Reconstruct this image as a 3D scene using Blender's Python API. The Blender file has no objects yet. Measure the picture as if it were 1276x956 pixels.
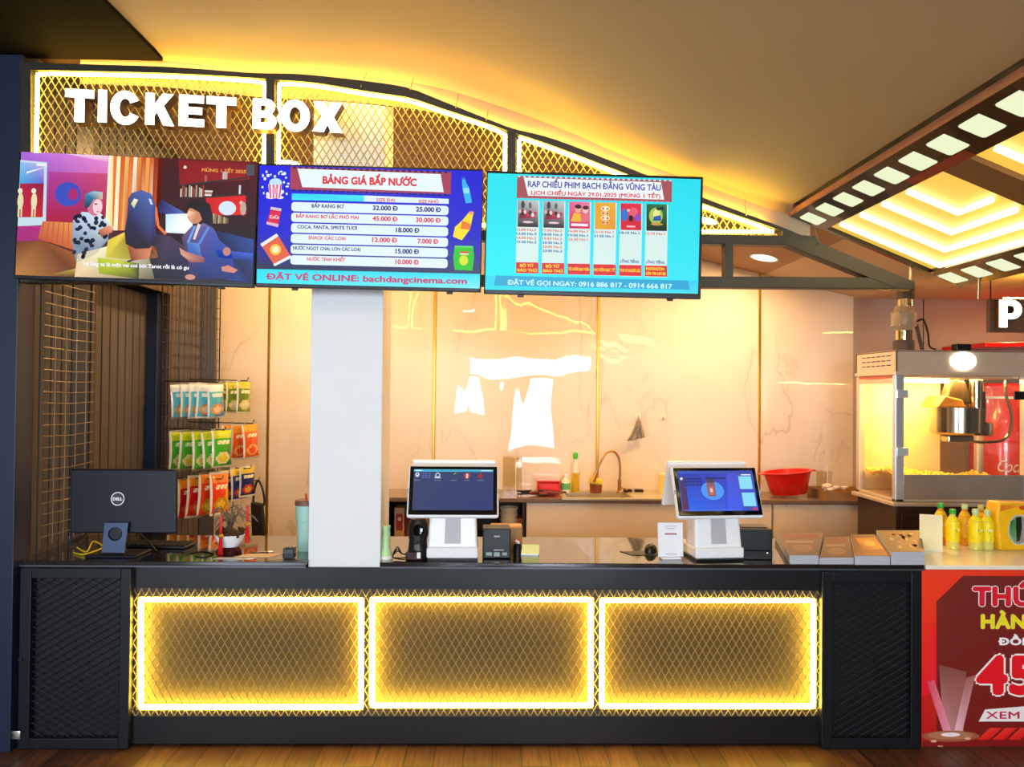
import bpy, bmesh, math, random
from mathutils import Vector, Matrix, Euler
random.seed(7)
SC = bpy.context.scene
COL = SC.collection
# ------------------------------------------------------------------ camera
F = 946.0
YAW, PITCH, ROLL = math.atan(20/F), math.atan(12/F), 0.0095
CAM_H = 1.76
cam_data = bpy.data.cameras.new('camera')
cam_data.sensor_width = 36.0
cam_data.lens = F/1276*36.0
cam_data.clip_start = 0.05
cam = bpy.data.objects.new('camera', cam_data)
COL.objects.link(cam)
CAMR = Matrix.Rotation(-YAW, 3, 'Z') @ Matrix.Rotation(math.pi/2+PITCH, 3, 'X') @ Matrix.Rotation(ROLL, 3, 'Z')
CAMP = Vector((0, 0, CAM_H))
cam.matrix_world = Matrix.Translation(CAMP) @ CAMR.to_4x4()
SC.camera = cam
SC.view_settings.view_transform = 'Standard'
SC.view_settings.look = 'None'
SC.view_settings.exposure = 0.0
SC.view_settings.gamma = 1.0
SC.view_settings.use_curve_mapping = False
# ------------------------------------------------------------------ world and lamps
w = bpy.data.worlds.new('world'); SC.world = w; w.use_nodes = True
wn = w.node_tree
for n in list(wn.nodes): wn.nodes.remove(n)
wo = wn.nodes.new('ShaderNodeOutputWorld'); wb = wn.nodes.new('ShaderNodeBackground')
sky = wn.nodes.new('ShaderNodeTexSky'); sky.sky_type = 'HOSEK_WILKIE'
sky.sun_direction = (0.3, -0.5, 0.8); sky.turbidity = 4
wb.inputs['Strength'].default_value = 1.5
wn.links.new(sky.outputs[0], wb.inputs[0]); wn.links.new(wb.outputs[0], wo.inputs[0])

def area(name, loc, size, power, col, rot=(0, 0, 0), sy=None, shape=None, spread=None):
    L = bpy.data.lights.new(name, 'AREA')
    L.energy = power; L.color = col
    L.shape = shape or ('RECTANGLE' if sy else 'SQUARE'); L.size = size
    if sy: L.size_y = sy
    if spread: L.spread = spread
    o = bpy.data.objects.new(name, L); COL.objects.link(o)
    o.location = loc; o.rotation_euler = rot
    return o
R = math.radians
DAY = (0.78, 0.89, 1.0)
WARM = (1.0, 0.56, 0.23)
# daylight through the shopfront windows behind the camera (they face +Y)
area('daylight_window', (0.7, -4.72, 1.6), 3.4, 1050, DAY, (R(90), 0, 0), 2.9)
area('daylight_window', (-3.75, -4.35, 1.7), 1.7, 270, DAY, (R(90), 0, 0), 2.3)
# ceiling downlights behind the counter (warm) -- power / position
BACK_DOWN = [(-1.6, 5.8), (0.15, 4.75), (1.55, 5.6)]
BACK_W = 32
HALL_W = 17

# ------------------------------------------------------------------ helpers
def ray(px, py):
    return CAMR @ Vector(((px-638)/F, -(py-478)/F, -1.0))
def P(px, py, Y):
    d = ray(px, py); return CAMP + d*(Y/d.y)
def PZ(px, py, z):
    d = ray(px, py); return CAMP + d*((z-CAM_H)/d.z)
def PX(px, py, X):
    d = ray(px, py); return CAMP + d*(X/d.x)

def lin1(c):
    c /= 255.0
    return c/12.92 if c <= 0.04045 else ((c+0.055)/1.055)**2.4
def hx(h):
    h = h.lstrip('#')
    return tuple(lin1(int(h[i:i+2], 16)) for i in (0, 2, 4))

MATS = {}
def M(name, col, rough=0.5, metal=0.0, var=0.08, scale=9.0, bump=0.0, coat=0.0, emit=None, estr=0.0, spec=0.5, stretch=None, trans=0.0, ior=1.45):
    if name in MATS: return MATS[name]
    if isinstance(col, str): col = hx(col)
    m = bpy.data.materials.new(name); m.use_nodes = True
    nt = m.node_tree; b = nt.nodes['Principled BSDF']
    b.inputs['Roughness'].default_value = rough
    b.inputs['Metallic'].default_value = metal
    b.inputs['Specular IOR Level'].default_value = spec
    b.inputs['Coat Weight'].default_value = coat
    b.inputs['Coat Roughness'].default_value = 0.04
    b.inputs['Transmission Weight'].default_value = trans
    b.inputs['IOR'].default_value = ior
    if emit is not None:
        if isinstance(emit, str): emit = hx(emit)
        b.inputs['Emission Color'].default_value = (*emit, 1); b.inputs['Emission Strength'].default_value = estr
    tc = nt.nodes.new('ShaderNodeTexCoord'); mp = nt.nodes.new('ShaderNodeMapping')
    if stretch: mp.inputs['Scale'].default_value = stretch
    nz = nt.nodes.new('ShaderNodeTexNoise'); nz.inputs['Scale'].default_value = scale; nz.inputs['Detail'].default_value = 4
    nt.links.new(tc.outputs['Object'], mp.inputs[0]); nt.links.new(mp.outputs[0], nz.inputs['Vector'])
    mx = nt.nodes.new('ShaderNodeMix'); mx.data_type = 'RGBA'
    mx.inputs[6].default_value = (*[max(0, c*(1-var)) for c in col], 1)
    mx.inputs[7].default_value = (*[min(1, c*(1+var)) for c in col], 1)
    nt.links.new(nz.outputs['Fac'], mx.inputs[0]); nt.links.new(mx.outputs[2], b.inputs['Base Color'])
    if bump:
        bp = nt.nodes.new('ShaderNodeBump'); bp.inputs['Strength'].default_value = bump; bp.inputs['Distance'].default_value = 0.01
        nt.links.new(nz.outputs['Fac'], bp.inputs['Height']); nt.links.new(bp.outputs[0], b.inputs['Normal'])
    MATS[name] = m
    return m
def EM(name, col, s):
    """a lamp surface: emits"""
    if name in MATS: return MATS[name]
    if isinstance(col, str): col = hx(col)
    m = bpy.data.materials.new(name); m.use_nodes = True
    nt = m.node_tree; b = nt.nodes['Principled BSDF']
    b.inputs['Base Color'].default_value = (0.8, 0.75, 0.6, 1); b.inputs['Roughness'].default_value = 0.4
    b.inputs['Emission Color'].default_value = (*col, 1); b.inputs['Emission Strength'].default_value = s
    MATS[name] = m; return m
def AM(name, emission=0.0, rough=0.4, base=1.0, coat=0.0):
    """printed / displayed surface: colour comes from the mesh attribute Col"""
    if name in MATS: return MATS[name]
    m = bpy.data.materials.new(name); m.use_nodes = True
    nt = m.node_tree; b = nt.nodes['Principled BSDF']
    a = nt.nodes.new('ShaderNodeAttribute'); a.attribute_name = 'Col'
    b.inputs['Roughness'].default_value = rough; b.inputs['Coat Weight'].default_value = coat
    if emission:
        b.inputs['Base Color'].default_value = (0.01, 0.01, 0.01, 1)
        b.inputs['Specular IOR Level'].default_value = 0.25
        nt.links.new(a.outputs['Color'], b.inputs['Emission Color']); b.inputs['Emission Strength'].default_value = emission
    else:
        nt.links.new(a.outputs['Color'], b.inputs['Base Color'])
    MATS[name] = m; return m
def GLASS(name, tint=(1, 1, 1), refl=1.0):
    if name in MATS: return MATS[name]
    m = bpy.data.materials.new(name); m.use_nodes = True
    nt = m.node_tree
    for n in list(nt.nodes): nt.nodes.remove(n)
    out = nt.nodes.new('ShaderNodeOutputMaterial'); mix = nt.nodes.new('ShaderNodeMixShader')
    tr = nt.nodes.new('ShaderNodeBsdfTransparent'); gl = nt.nodes.new('ShaderNodeBsdfGlossy')
    lw = nt.nodes.new('ShaderNodeLayerWeight'); lw.inputs[0].default_value = 0.5; pw = nt.nodes.new('ShaderNodeMath'); pw.operation = 'POWER'; pw.inputs[1].default_value = 4.0; fr = nt.nodes.new('ShaderNodeMath'); fr.operation = 'MULTIPLY_ADD'; fr.inputs[1].default_value = 0.6; fr.inputs[2].default_value = 0.035
    nt.links.new(lw.outputs['Facing'], pw.inputs[0]); nt.links.new(pw.outputs[0], fr.inputs[0])
    tr.inputs[0].default_value = (*tint, 1); gl.inputs['Roughness'].default_value = 0.03
    nt.links.new(fr.outputs[0], mix.inputs[0]); nt.links.new(tr.outputs[0], mix.inputs[1]); nt.links.new(gl.outputs[0], mix.inputs[2])
    nt.links.new(mix.outputs[0], out.inputs[0])
    MATS[name] = m; return m

class B:
    """collects shapes; done() links them as ONE mesh object"""
    def __init__(s): s.bm = bmesh.new(); s.mi = 0
    def mat(s, i): s.mi = i; return s
    def _merge(s, t, smooth=False):
        for f in t.faces: f.material_index = s.mi; f.smooth = smooth
        me = bpy.data.meshes.new('t'); t.to_mesh(me); t.free()
        s.bm.from_mesh(me); bpy.data.meshes.remove(me); return s
    def box(s, c, d, bev=0.0, rot=None, seg=2):
        t = bmesh.new(); bmesh.ops.create_cube(t, size=1.0)
        bmesh.ops.scale(t, vec=d, verts=t.verts)
        if bev: bmesh.ops.bevel(t, geom=t.edges[:], offset=min(bev, min(d)*0.49), segments=seg, affect='EDGES', profile=0.5)
        if rot is not None: bmesh.ops.rotate(t, cent=(0, 0, 0), matrix=Euler(rot).to_matrix() if not isinstance(rot, Matrix) else rot, verts=t.verts)
        bmesh.ops.translate(t, vec=c, verts=t.verts)
        return s._merge(t)
    def box2(s, a, b, bev=0.0):
        return s.box([(a[i]+b[i])/2 for i in range(3)], [abs(b[i]-a[i]) for i in range(3)], bev)
    def prism(s, pts, vec, smooth=False, bev=0.0):
        """polygon of 3D points swept by vec"""
        t = bmesh.new(); vec = Vector(vec)
        v0 = [t.verts.new(p) for p in pts]; v1 = [t.verts.new(Vector(p)+vec) for p in pts]
        n = len(pts)
        f0 = t.faces.new(v0); f1 = t.faces.new(v1[::-1])
        for i in range(n): t.faces.new([v0[i], v1[i], v1[(i+1) % n], v0[(i+1) % n]])
        bmesh.ops.recalc_face_normals(t, faces=t.faces)
        if bev: bmesh.ops.bevel(t, geom=t.edges[:], offset=bev, segments=2, affect='EDGES', profile=0.5)
        return s._merge(t, smooth)
    def strip(s, A, C, vec):
        """solid band between two polylines A and C, swept by vec"""
        return s.prism_strip(A, C, vec)
    def prism_strip(s, A, C, vec):
        t = bmesh.new(); vec = Vector(vec)
        a0 = [t.verts.new(p) for p in A]; c0 = [t.verts.new(p) for p in C]
        a1 = [t.verts.new(Vector(p)+vec) for p in A]; c1 = [t.verts.new(Vector(p)+vec) for p in C]
        n = len(A)
        for i in range(n-1):
            t.faces.new([a0[i], a0[i+1], c0[i+1], c0[i]]); t.faces.new([a1[i+1], a1[i], c1[i], c1[i+1]])
            t.faces.new([a0[i+1], a0[i], a1[i], a1[i+1]]); t.faces.new([c0[i], c0[i+1], c1[i+1], c1[i]])
        t.faces.new([a0[0], c0[0], c1[0], a1[0]]); t.faces.new([c0[-1], a0[-1], a1[-1], c1[-1]])
        bmesh.ops.recalc_face_normals(t, faces=t.faces)
        return s._merge(t)
    def tube(s, pts, r, n=8, closed=False, caps=True):
        t = bmesh.new(); pts = [Vector(p) for p in pts]; N = len(pts)
        rr = r if isinstance(r, (list, tuple)) else [r]*N
        rings = []; up = None
        for i, p in enumerate(pts):
            if closed: d = pts[(i+1) % N]-pts[i-1]
            else: d = pts[min(i+1, N-1)]-pts[max(i-1, 0)]
            d.normalize()
            if up is None:
                up = Vector((0, 0, 1)) if abs(d.z) < 0.9 else Vector((0, 1, 0))
            x = d.cross(up)
            if x.length < 1e-6: x = d.cross(Vector((1, 0.3, 0.2)))
            x.normalize(); up = x.cross(d).normalized()
            rings.append([t.verts.new(p+(x*math.cos(2*math.pi*k/n)+up*math.sin(2*math.pi*k/n))*rr[i]) for k in range(n)])
        for i in range(N if closed else N-1):
            a, b = rings[i], rings[(i+1) % N]
            for k in range(n): t.faces.new([a[k], a[(k+1) % n], b[(k+1) % n], b[k]])
        if caps and not closed:
            t.faces.new(rings[0][::-1]); t.faces.new(rings[-1])
        bmesh.ops.recalc_face_normals(t, faces=t.faces)
        return s._merge(t, True)
    def lathe(s, prof, c=(0, 0, 0), n=24, rot=None, sx=1.0, sy=1.0):
        """prof: list of (r, z)"""
        t = bmesh.new(); rings = []
        for r, z in prof:
            if r < 1e-6: rings.append([t.verts.new((0, 0, z))])
            else: rings.append([t.verts.new((r*sx*math.cos(2*math.pi*k/n), r*sy*math.sin(2*math.pi*k/n), z)) for k in range(n)])
        for a, b in zip(rings[:-1], rings[1:]):
            for k in range(n):
                k2 = (k+1) % n
                if len(a) == 1 and len(b) == 1: continue
                if len(a) == 1: t.faces.new([a[0], b[k2], b[k]])
                elif len(b) == 1: t.faces.new([a[k], a[k2], b[0]])
                else: t.faces.new([a[k], a[k2], b[k2], b[k]])
        bmesh.ops.recalc_face_normals(t, faces=t.faces)
        if rot is not None: bmesh.ops.rotate(t, cent=(0, 0, 0), matrix=Euler(rot).to_matrix(), verts=t.verts)
        bmesh.ops.translate(t, vec=c, verts=t.verts)
        return s._merge(t, True)
    def blob(s, c, r, sub=1, jit=0.0, sc=(1, 1, 1)):
        t = bmesh.new(); bmesh.ops.create_icosphere(t, subdivisions=sub, radius=r)
        for v in t.verts:
            if jit: v.co *= 1+random.uniform(-jit, jit)
            v.co = Vector((v.co.x*sc[0], v.co.y*sc[1], v.co.z*sc[2]))+Vector(c)
        return s._merge(t, True)
    def grid(s, fn, nu, nv, smooth=True):
        t = bmesh.new()
        vs = [[t.verts.new(fn(i/nu, j/nv)) for j in range(nv+1)] for i in range(nu+1)]
        for i in range(nu):
            for j in range(nv): t.faces.new([vs[i][j], vs[i+1][j], vs[i+1][j+1], vs[i][j+1]])
        return s._merge(t, smooth)
    def quad(s, pts):
        t = bmesh.new(); t.faces.new([t.verts.new(p) for p in pts]); return s._merge(t)
    def done(s, name, mats, parent=None, loc=None, rot=None, colors=None):
        me = bpy.data.meshes.new(name)
        s.bm.to_mesh(me); s.bm.free()
        if not isinstance(mats, (list, tuple)): mats = [mats]
        for m in mats: me.materials.append(m)
        o = bpy.data.objects.new(name, me); COL.objects.link(o)
        if any(p.use_smooth for p in me.polygons):
            try: me.set_sharp_from_angle(angle=R(38))
            except Exception: pass
        if parent is not None: o.parent = parent
        if loc is not None: o.location = loc
        if rot is not None: o.rotation_euler = rot
        return o

def tag(o, label=None, cat=None, group=None, kind=None):
    if label: o['label'] = label
    if cat: o['category'] = cat
    if group: o['group'] = group
    if kind: o['kind'] = kind
    return o
def thing(name, label, cat, loc=(0, 0, 0), rotz=0.0, group=None, rot=None):
    o = bpy.data.objects.new(name, None); COL.objects.link(o)
    o.empty_display_size = 0.05
    o.location = loc; o.rotation_euler = rot if rot is not None else (0, 0, rotz)
    return tag(o, label, cat, group)
def dup(root, label=None, loc=None, rotz=None, rot=None, group=None):
    r = root.copy(); COL.objects.link(r)
    if label: r['label'] = label
    if group: r['group'] = group
    if loc is not None: r.location = loc
    if rotz is not None: r.rotation_euler = (0, 0, rotz)
    if rot is not None: r.rotation_euler = rot
    for ch in list(root.children):
        c = ch.copy(); COL.objects.link(c); c.parent = r
        for g in list(ch.children):
            d = g.copy(); COL.objects.link(d); d.parent = c
    return r
def struct(name, b, mats, label=None):
    o = b.done(name, mats); o['kind'] = 'structure'
    if label: o['label'] = label
    return o

# ---- text (Vietnamese marks are composed onto the plain letters)
import unicodedata
_txt = {}
def _raw(s, bold=0.0, space=1.0):
    k = (s, bold, space)
    if k in _txt: return _txt[k]
    cu = bpy.data.curves.new('t', 'FONT'); cu.body = s; cu.size = 1.0; cu.offset = bold; cu.space_character = space
    cu.resolution_u = 3; cu.fill_mode = 'FRONT'
    o = bpy.data.objects.new('t', cu); COL.objects.link(o)
    me = bpy.data.meshes.new_from_object(o)
    vs = [(v.co.x, v.co.y) for v in me.vertices]; fs = [tuple(p.vertices) for p in me.polygons]
    bpy.data.objects.remove(o); bpy.data.curves.remove(cu); bpy.data.meshes.remove(me)
    xs = [v[0] for v in vs] or [0]; ys = [v[1] for v in vs] or [0]
    _txt[k] = (vs, fs, min(xs), max(xs), max(ys), min(ys)); return _txt[k]
def text_geo(st, bold=0.0, space=1.0):
    base = ''; marks = []
    for ch in st:
        if ch in 'Đđ': marks.append((len(base), 'bar')); base += 'D' if ch == 'Đ' else 'd'; continue
        for q in unicodedata.normalize('NFD', ch):
            if unicodedata.combining(q): marks.append((len(base)-1, ord(q)))
            else: base += q
    B0, bold = bold, 0.0
    vs, fs, x0, x1, _, _ = _raw(base, bold, space); vs = list(vs); fs = list(fs)
    lw = 0.085
    def pl(*pts):
        for a, b in zip(pts[:-1], pts[1:]):
            d = Vector((b[0]-a[0], b[1]-a[1])).normalized()*lw/2; i0 = len(vs)
            vs.extend([(a[0]-d.y-d.x*.4, a[1]+d.x-d.y*.4), (b[0]-d.y+d.x*.4, b[1]+d.x+d.y*.4), (b[0]+d.y+d.x*.4, b[1]-d.x+d.y*.4), (a[0]+d.y-d.x*.4, a[1]-d.x-d.y*.4)]); fs.append((i0, i0+1, i0+2, i0+3))
    stack = {}
    for i, m in marks:
        ch = base[i]; cw = _raw(ch, bold, space); r = _raw(base[:i+1], bold, space)[3]; l = r-(cw[3]-cw[2]); c = (l+r)/2; t = cw[4]
        up = stack.get(i, 0)
        y = t+0.06+up*0.15
        if m == 'bar': pl((l-0.07, t*.5), (l+(r-l)*.45, t*.5)) if ch == 'D' else pl((c, t*.8), (r+.06, t*.8))
        elif m == 0x301: pl((c-0.05+up*.12, y), (c+0.07+up*.12, y+0.13)); stack[i] = up+1
        elif m == 0x300: pl((c+0.05, y), (c-0.07, y+0.13)); stack[i] = up+1
        elif m == 0x302: pl((c-0.14, y), (c, y+0.1), (c+0.14, y)); stack[i] = up+1
        elif m == 0x306: pl((c-0.14, y+.1), (c-.05, y+0.01), (c+.05, y+.01), (c+0.14, y+.1)); stack[i] = up+1
        elif m == 0x303: pl((c-0.15, y), (c-.05, y+0.08), (c+.05, y+.02), (c+0.15, y+.1)); stack[i] = up+1
        elif m == 0x309: pl((c-0.05, y+.14), (c+.05, y+0.13), (c+.04, y+.07), (c, y+.01)); stack[i] = up+1
        elif m == 0x323: pl((c-0.02, cw[5]-0.13), (c+0.02, cw[5]-0.13))
        elif m == 0x31b: pl((r-0.06, t-.04), (r+0.07, t+.02), (r+.08, t+.12))
    nb = _raw(base, 0.0, space)[0]; vs = [(x, y, 0.0 if i < len(nb) else 0.00004) for i, (x, y) in enumerate(vs)]
    if B0:      # embolden: the letters drawn again around themselves
        n0, f0 = list(vs), list(fs); nd = 8 if B0 > .03 else 4
        for j in range(nd):
            dx, dy = B0*math.cos(2*math.pi*j/nd), B0*math.sin(2*math.pi*j/nd); i0 = len(vs)
            vs += [(x+dx, y+dy, z+0.000025*(j+1)) for x, y, z in n0]; fs += [tuple(i+i0 for i in f) for f in f0]
        x0 -= B0; x1 += B0
    return [(x-x0, y, z) for x, y, z in vs], fs, x1-x0
CAP = 0.727
class Canvas:
    """flat artwork: picture coordinates (x right, y down) mapped affinely so that TL=(0,0), TR=(W,0), BL=(0,-H) in metres"""
    def __init__(s, TL, TR, BL, W, H):
        a = Vector(TR)-Vector(TL); b = Vector(BL)-Vector(TL); s.TL = Vector(TL)
        det = a.x*b.y-a.y*b.x; s.inv = (b.y/det, -b.x/det, -a.y/det, a.x/det)
        s.W, s.H = W, H; s.sx = W/a.length; s.sy = H/b.length
        s.v = []; s.f = []; s.c = []; s.dz = 0.0003
    def pt(s, x, y):
        d = Vector((x, y))-s.TL
        return ((s.inv[0]*d.x+s.inv[1]*d.y)*s.W, -(s.inv[2]*d.x+s.inv[3]*d.y)*s.H)
    def raw(s, pts, col, layer):
        """pts in metres; col hex or list of hex (per vertex)"""
        i0 = len(s.v); s.v += [(p[0], p[1], layer*s.dz) for p in pts]
        s.f.append(list(range(i0, i0+len(pts))))
        if isinstance(col, str): s.c.append([hx(col)]*len(pts))
        else: s.c.append([hx(c) for c in col])
    def poly(s, pts, col, layer=1): s.raw([s.pt(*p) for p in pts], col, layer)
    def rect(s, x0, y0, x1, y1, col, layer=1, rad=0.0):
        """centre-positioned upright rectangle (follows the panel, not the tilt)"""
        cx, cy = s.pt((x0+x1)/2, (y0+y1)/2); w, h = (x1-x0)*s.sx/2, (y1-y0)*s.sy/2
        if rad and isinstance(col, str):
            r = min(rad*s.sx, w, h); pts = []
            for (qx, qy, a0) in ((w-r, h-r, 0), (-w+r, h-r, 90), (-w+r, -h+r, 180), (w-r, -h+r, 270)):
                for k in range(5):
                    a = R(a0+22.5*k); pts.append((cx+qx+r*math.cos(a), cy+qy+r*math.sin(a)))
            s.raw(pts, col, layer)
        else: s.raw([(cx-w, cy+h), (cx+w, cy+h), (cx+w, cy-h), (cx-w, cy-h)], col, layer)
    def ell(s, cx, cy, rx, ry, col, layer=1, n=20, rot=0.0, a0=0, a1=360):
        x, y = s.pt(cx, cy); pts = []
        full = (a1-a0) >= 360
        for k in range(n if full else n+1):
            a = R(a0+(a1-a0)*k/n); u, v = rx*s.sx*math.cos(a), ry*s.sy*math.sin(a)
            pts.append((x+u*math.cos(rot)-v*math.sin(rot), y+u*math.sin(rot)+v*math.cos(rot)))
        s.raw(pts, col, layer)
    def line(s, pts, wd, col, layer=1):
        P2 = [Vector(s.pt(*p)) for p in pts]; wd = wd*s.sx/2
        for a, b in zip(P2[:-1], P2[1:]):
            d = (b-a); 
            if d.length < 1e-9: continue
            d.normalize(); n = Vector((-d.y, d.x))*wd
            s.raw([a+n, b+n, b-n, a-n], col, layer)
    def text(s, cx, cy, st, h, wd=None, col='#ffffff', layer=3, bold=0.02, space=1.0, align='c', outline=None, oc=None, shear=0.0):
        """h: cap height, wd: total width (picture units)"""
        if outline: s.text(cx, cy, st, h, wd, oc, layer, bold+outline, space, align, shear=shear); layer += 1
        vs, fs, tw = text_geo(st, bold, space)
        if not vs: return
        sy = h*s.sy/CAP; sx = sy if wd is None else wd*s.sx/tw
        if outline is None and wd is not None and False: pass
        x, y = s.pt(cx, cy); ox = x-(tw*sx/2 if align == 'c' else 0); oy = y-h*s.sy/2
        c = hx(col)
        for f in fs:
            i0 = len(s.v)
            s.v += [(ox+vs[i][0]*sx+shear*vs[i][1]*sy, oy+vs[i][1]*sy, layer*s.dz+vs[i][2]) for i in f]
            s.f.append(list(range(i0, i0+len(f)))); s.c.append([c]*len(f))
    def done(s, name, mat, parent=None, loc=None, rot=None):
        """artwork stands in the local XZ plane, facing -Y"""
        me = bpy.data.meshes.new(name)
        me.from_pydata([(x, -z, y) for x, y, z in s.v], [], s.f)
        at = me.color_attributes.new('Col', 'FLOAT_COLOR', 'CORNER')
        i = 0
        for cs in s.c:
            for c in cs: at.data[i].color = (*c, 1); i += 1
        me.materials.append(mat)
        o = bpy.data.objects.new(name, me); COL.objects.link(o)
        if parent is not None: o.parent = parent
        if loc is not None: o.location = loc
        if rot is not None: o.rotation_euler = rot
        return o

def diamond(b, poly, O, U, V, N, a, c, wd, th):
    """expanded-metal strands clipped to a polygon poly[(u,v)] in the plane O + uU + vV"""
    O, U, V, N = Vector(O), Vector(U), Vector(V), Vector(N)
    us = [p[0] for p in poly]; vs = [p[1] for p in poly]
    u0, u1, v0, v1 = min(us), max(us), min(vs), max(vs)
    t = bmesh.new()
    for sgn in (1, -1):
        d = Vector((a, sgn*c)).normalized(); n = Vector((-d.y, d.x))
        ks = range(int((u0-(v1-v0)*a/c-a)/a)-1, int((u1+(v1-v0)*a/c+a)/a)+2)
        for k in ks:
            q = Vector((k*a, v0 if True else 0)); hits = []
            for i in range(len(poly)):
                p0, p1 = Vector(poly[i]), Vector(poly[(i+1) % len(poly)])
                s0, s1 = (p0-q).dot(n), (p1-q).dot(n)
                if (s0 > 0) != (s1 > 0):
                    r = s0/(s0-s1); hits.append((p0.lerp(p1, r)-q).dot(d))
            hits.sort()
            for h0, h1 in zip(hits[::2], hits[1::2]):
                if h1-h0 < 0.01: continue
                A, C = q+d*h0, q+d*h1; m = n*wd/2
                vv = []
                for pt in (A, C):
                    for e, g in ((0, -1), (1, 0), (0, 1), (-1, 0)):
                        x = pt+m*e*1.25; vv.append(t.verts.new(O+U*x.x+V*x.y+N*(g*th*.8+sgn*th*0.2)))
                for j in range(4): t.faces.new([vv[j], vv[(j+1) % 4], vv[4+(j+1) % 4], vv[4+j]])
    bmesh.ops.recalc_face_normals(t, faces=t.faces)
    return b._merge(t)
def bead_path(pts, step=0.012):
    out = []; pts = [Vector(p) for p in pts]
    for a, c in zip(pts[:-1], pts[1:]):
        n = max(1, int((c-a).length/step))
        for i in range(n): out.append(a.lerp(c, i/n))
    out.append(pts[-1]); return out
def smooth_curve(pts, n=6):
    """Catmull-Rom through the points"""
    pts = [Vector(p) for p in pts]; out = []
    for i in range(len(pts)-1):
        p0, p1, p2, p3 = pts[max(i-1, 0)], pts[i], pts[i+1], pts[min(i+2, len(pts)-1)]
        for k in range(n):
            t = k/n
            out.append(0.5*((2*p1)+(p2-p0)*t+(2*p0-5*p1+4*p2-p3)*t*t+(3*p1-p0-3*p2+p3)*t**3))
    out.append(pts[-1]); return out
# ------------------------------------------------------------------ setting materials
def floor_mat():
    m = bpy.data.materials.new('wood_floor'); m.use_nodes = True; nt = m.node_tree; b = nt.nodes['Principled BSDF']
    tc = nt.nodes.new('ShaderNodeTexCoord'); mp = nt.nodes.new('ShaderNodeMapping'); mp.inputs['Rotation'].default_value = (0, 0, R(90))
    br = nt.nodes.new('ShaderNodeTexBrick'); br.inputs['Scale'].default_value = 1.0
    br.inputs['Brick Width'].default_value = 1.2; br.inputs['Row Height'].default_value = 0.14; br.inputs['Mortar Size'].default_value = 0.004
    br.inputs['Color1'].default_value = (*hx('#6f4a34'), 1); br.inputs['Color2'].default_value = (*hx('#553624'), 1); br.inputs['Mortar'].default_value = (*hx('#23130c'), 1)
    nz = nt.nodes.new('ShaderNodeTexNoise'); nz.inputs['Scale'].default_value = 6; nz.inputs['Detail'].default_value = 8
    mp2 = nt.nodes.new('ShaderNodeMapping'); mp2.inputs['Scale'].default_value = (14, 0.7, 1)
    mx = nt.nodes.new('ShaderNodeMix'); mx.data_type = 'RGBA'; mx.blend_type = 'MULTIPLY'; mx.inputs[0].default_value = 0.75
    cr = nt.nodes.new('ShaderNodeValToRGB'); cr.color_ramp.elements[0].position = 0.35; cr.color_ramp.elements[0].color = (0.35, 0.3, 0.28, 1); cr.color_ramp.elements[1].position = 0.65; cr.color_ramp.elements[1].color = (1.25, 1.2, 1.1, 1)
    L = nt.links.new
    L(tc.outputs['Object'], mp.inputs[0]); L(mp.outputs[0], br.inputs['Vector']); L(tc.outputs['Object'], mp2.inputs[0]); L(mp2.outputs[0], nz.inputs['Vector'])
    L(nz.outputs['Fac'], cr.inputs[0]); L(br.outputs['Color'], mx.inputs[6]); L(cr.outputs[0], mx.inputs[7]); L(mx.outputs[2], b.inputs['Base Color'])
    b.inputs['Roughness'].default_value = 0.38
    return m
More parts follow.
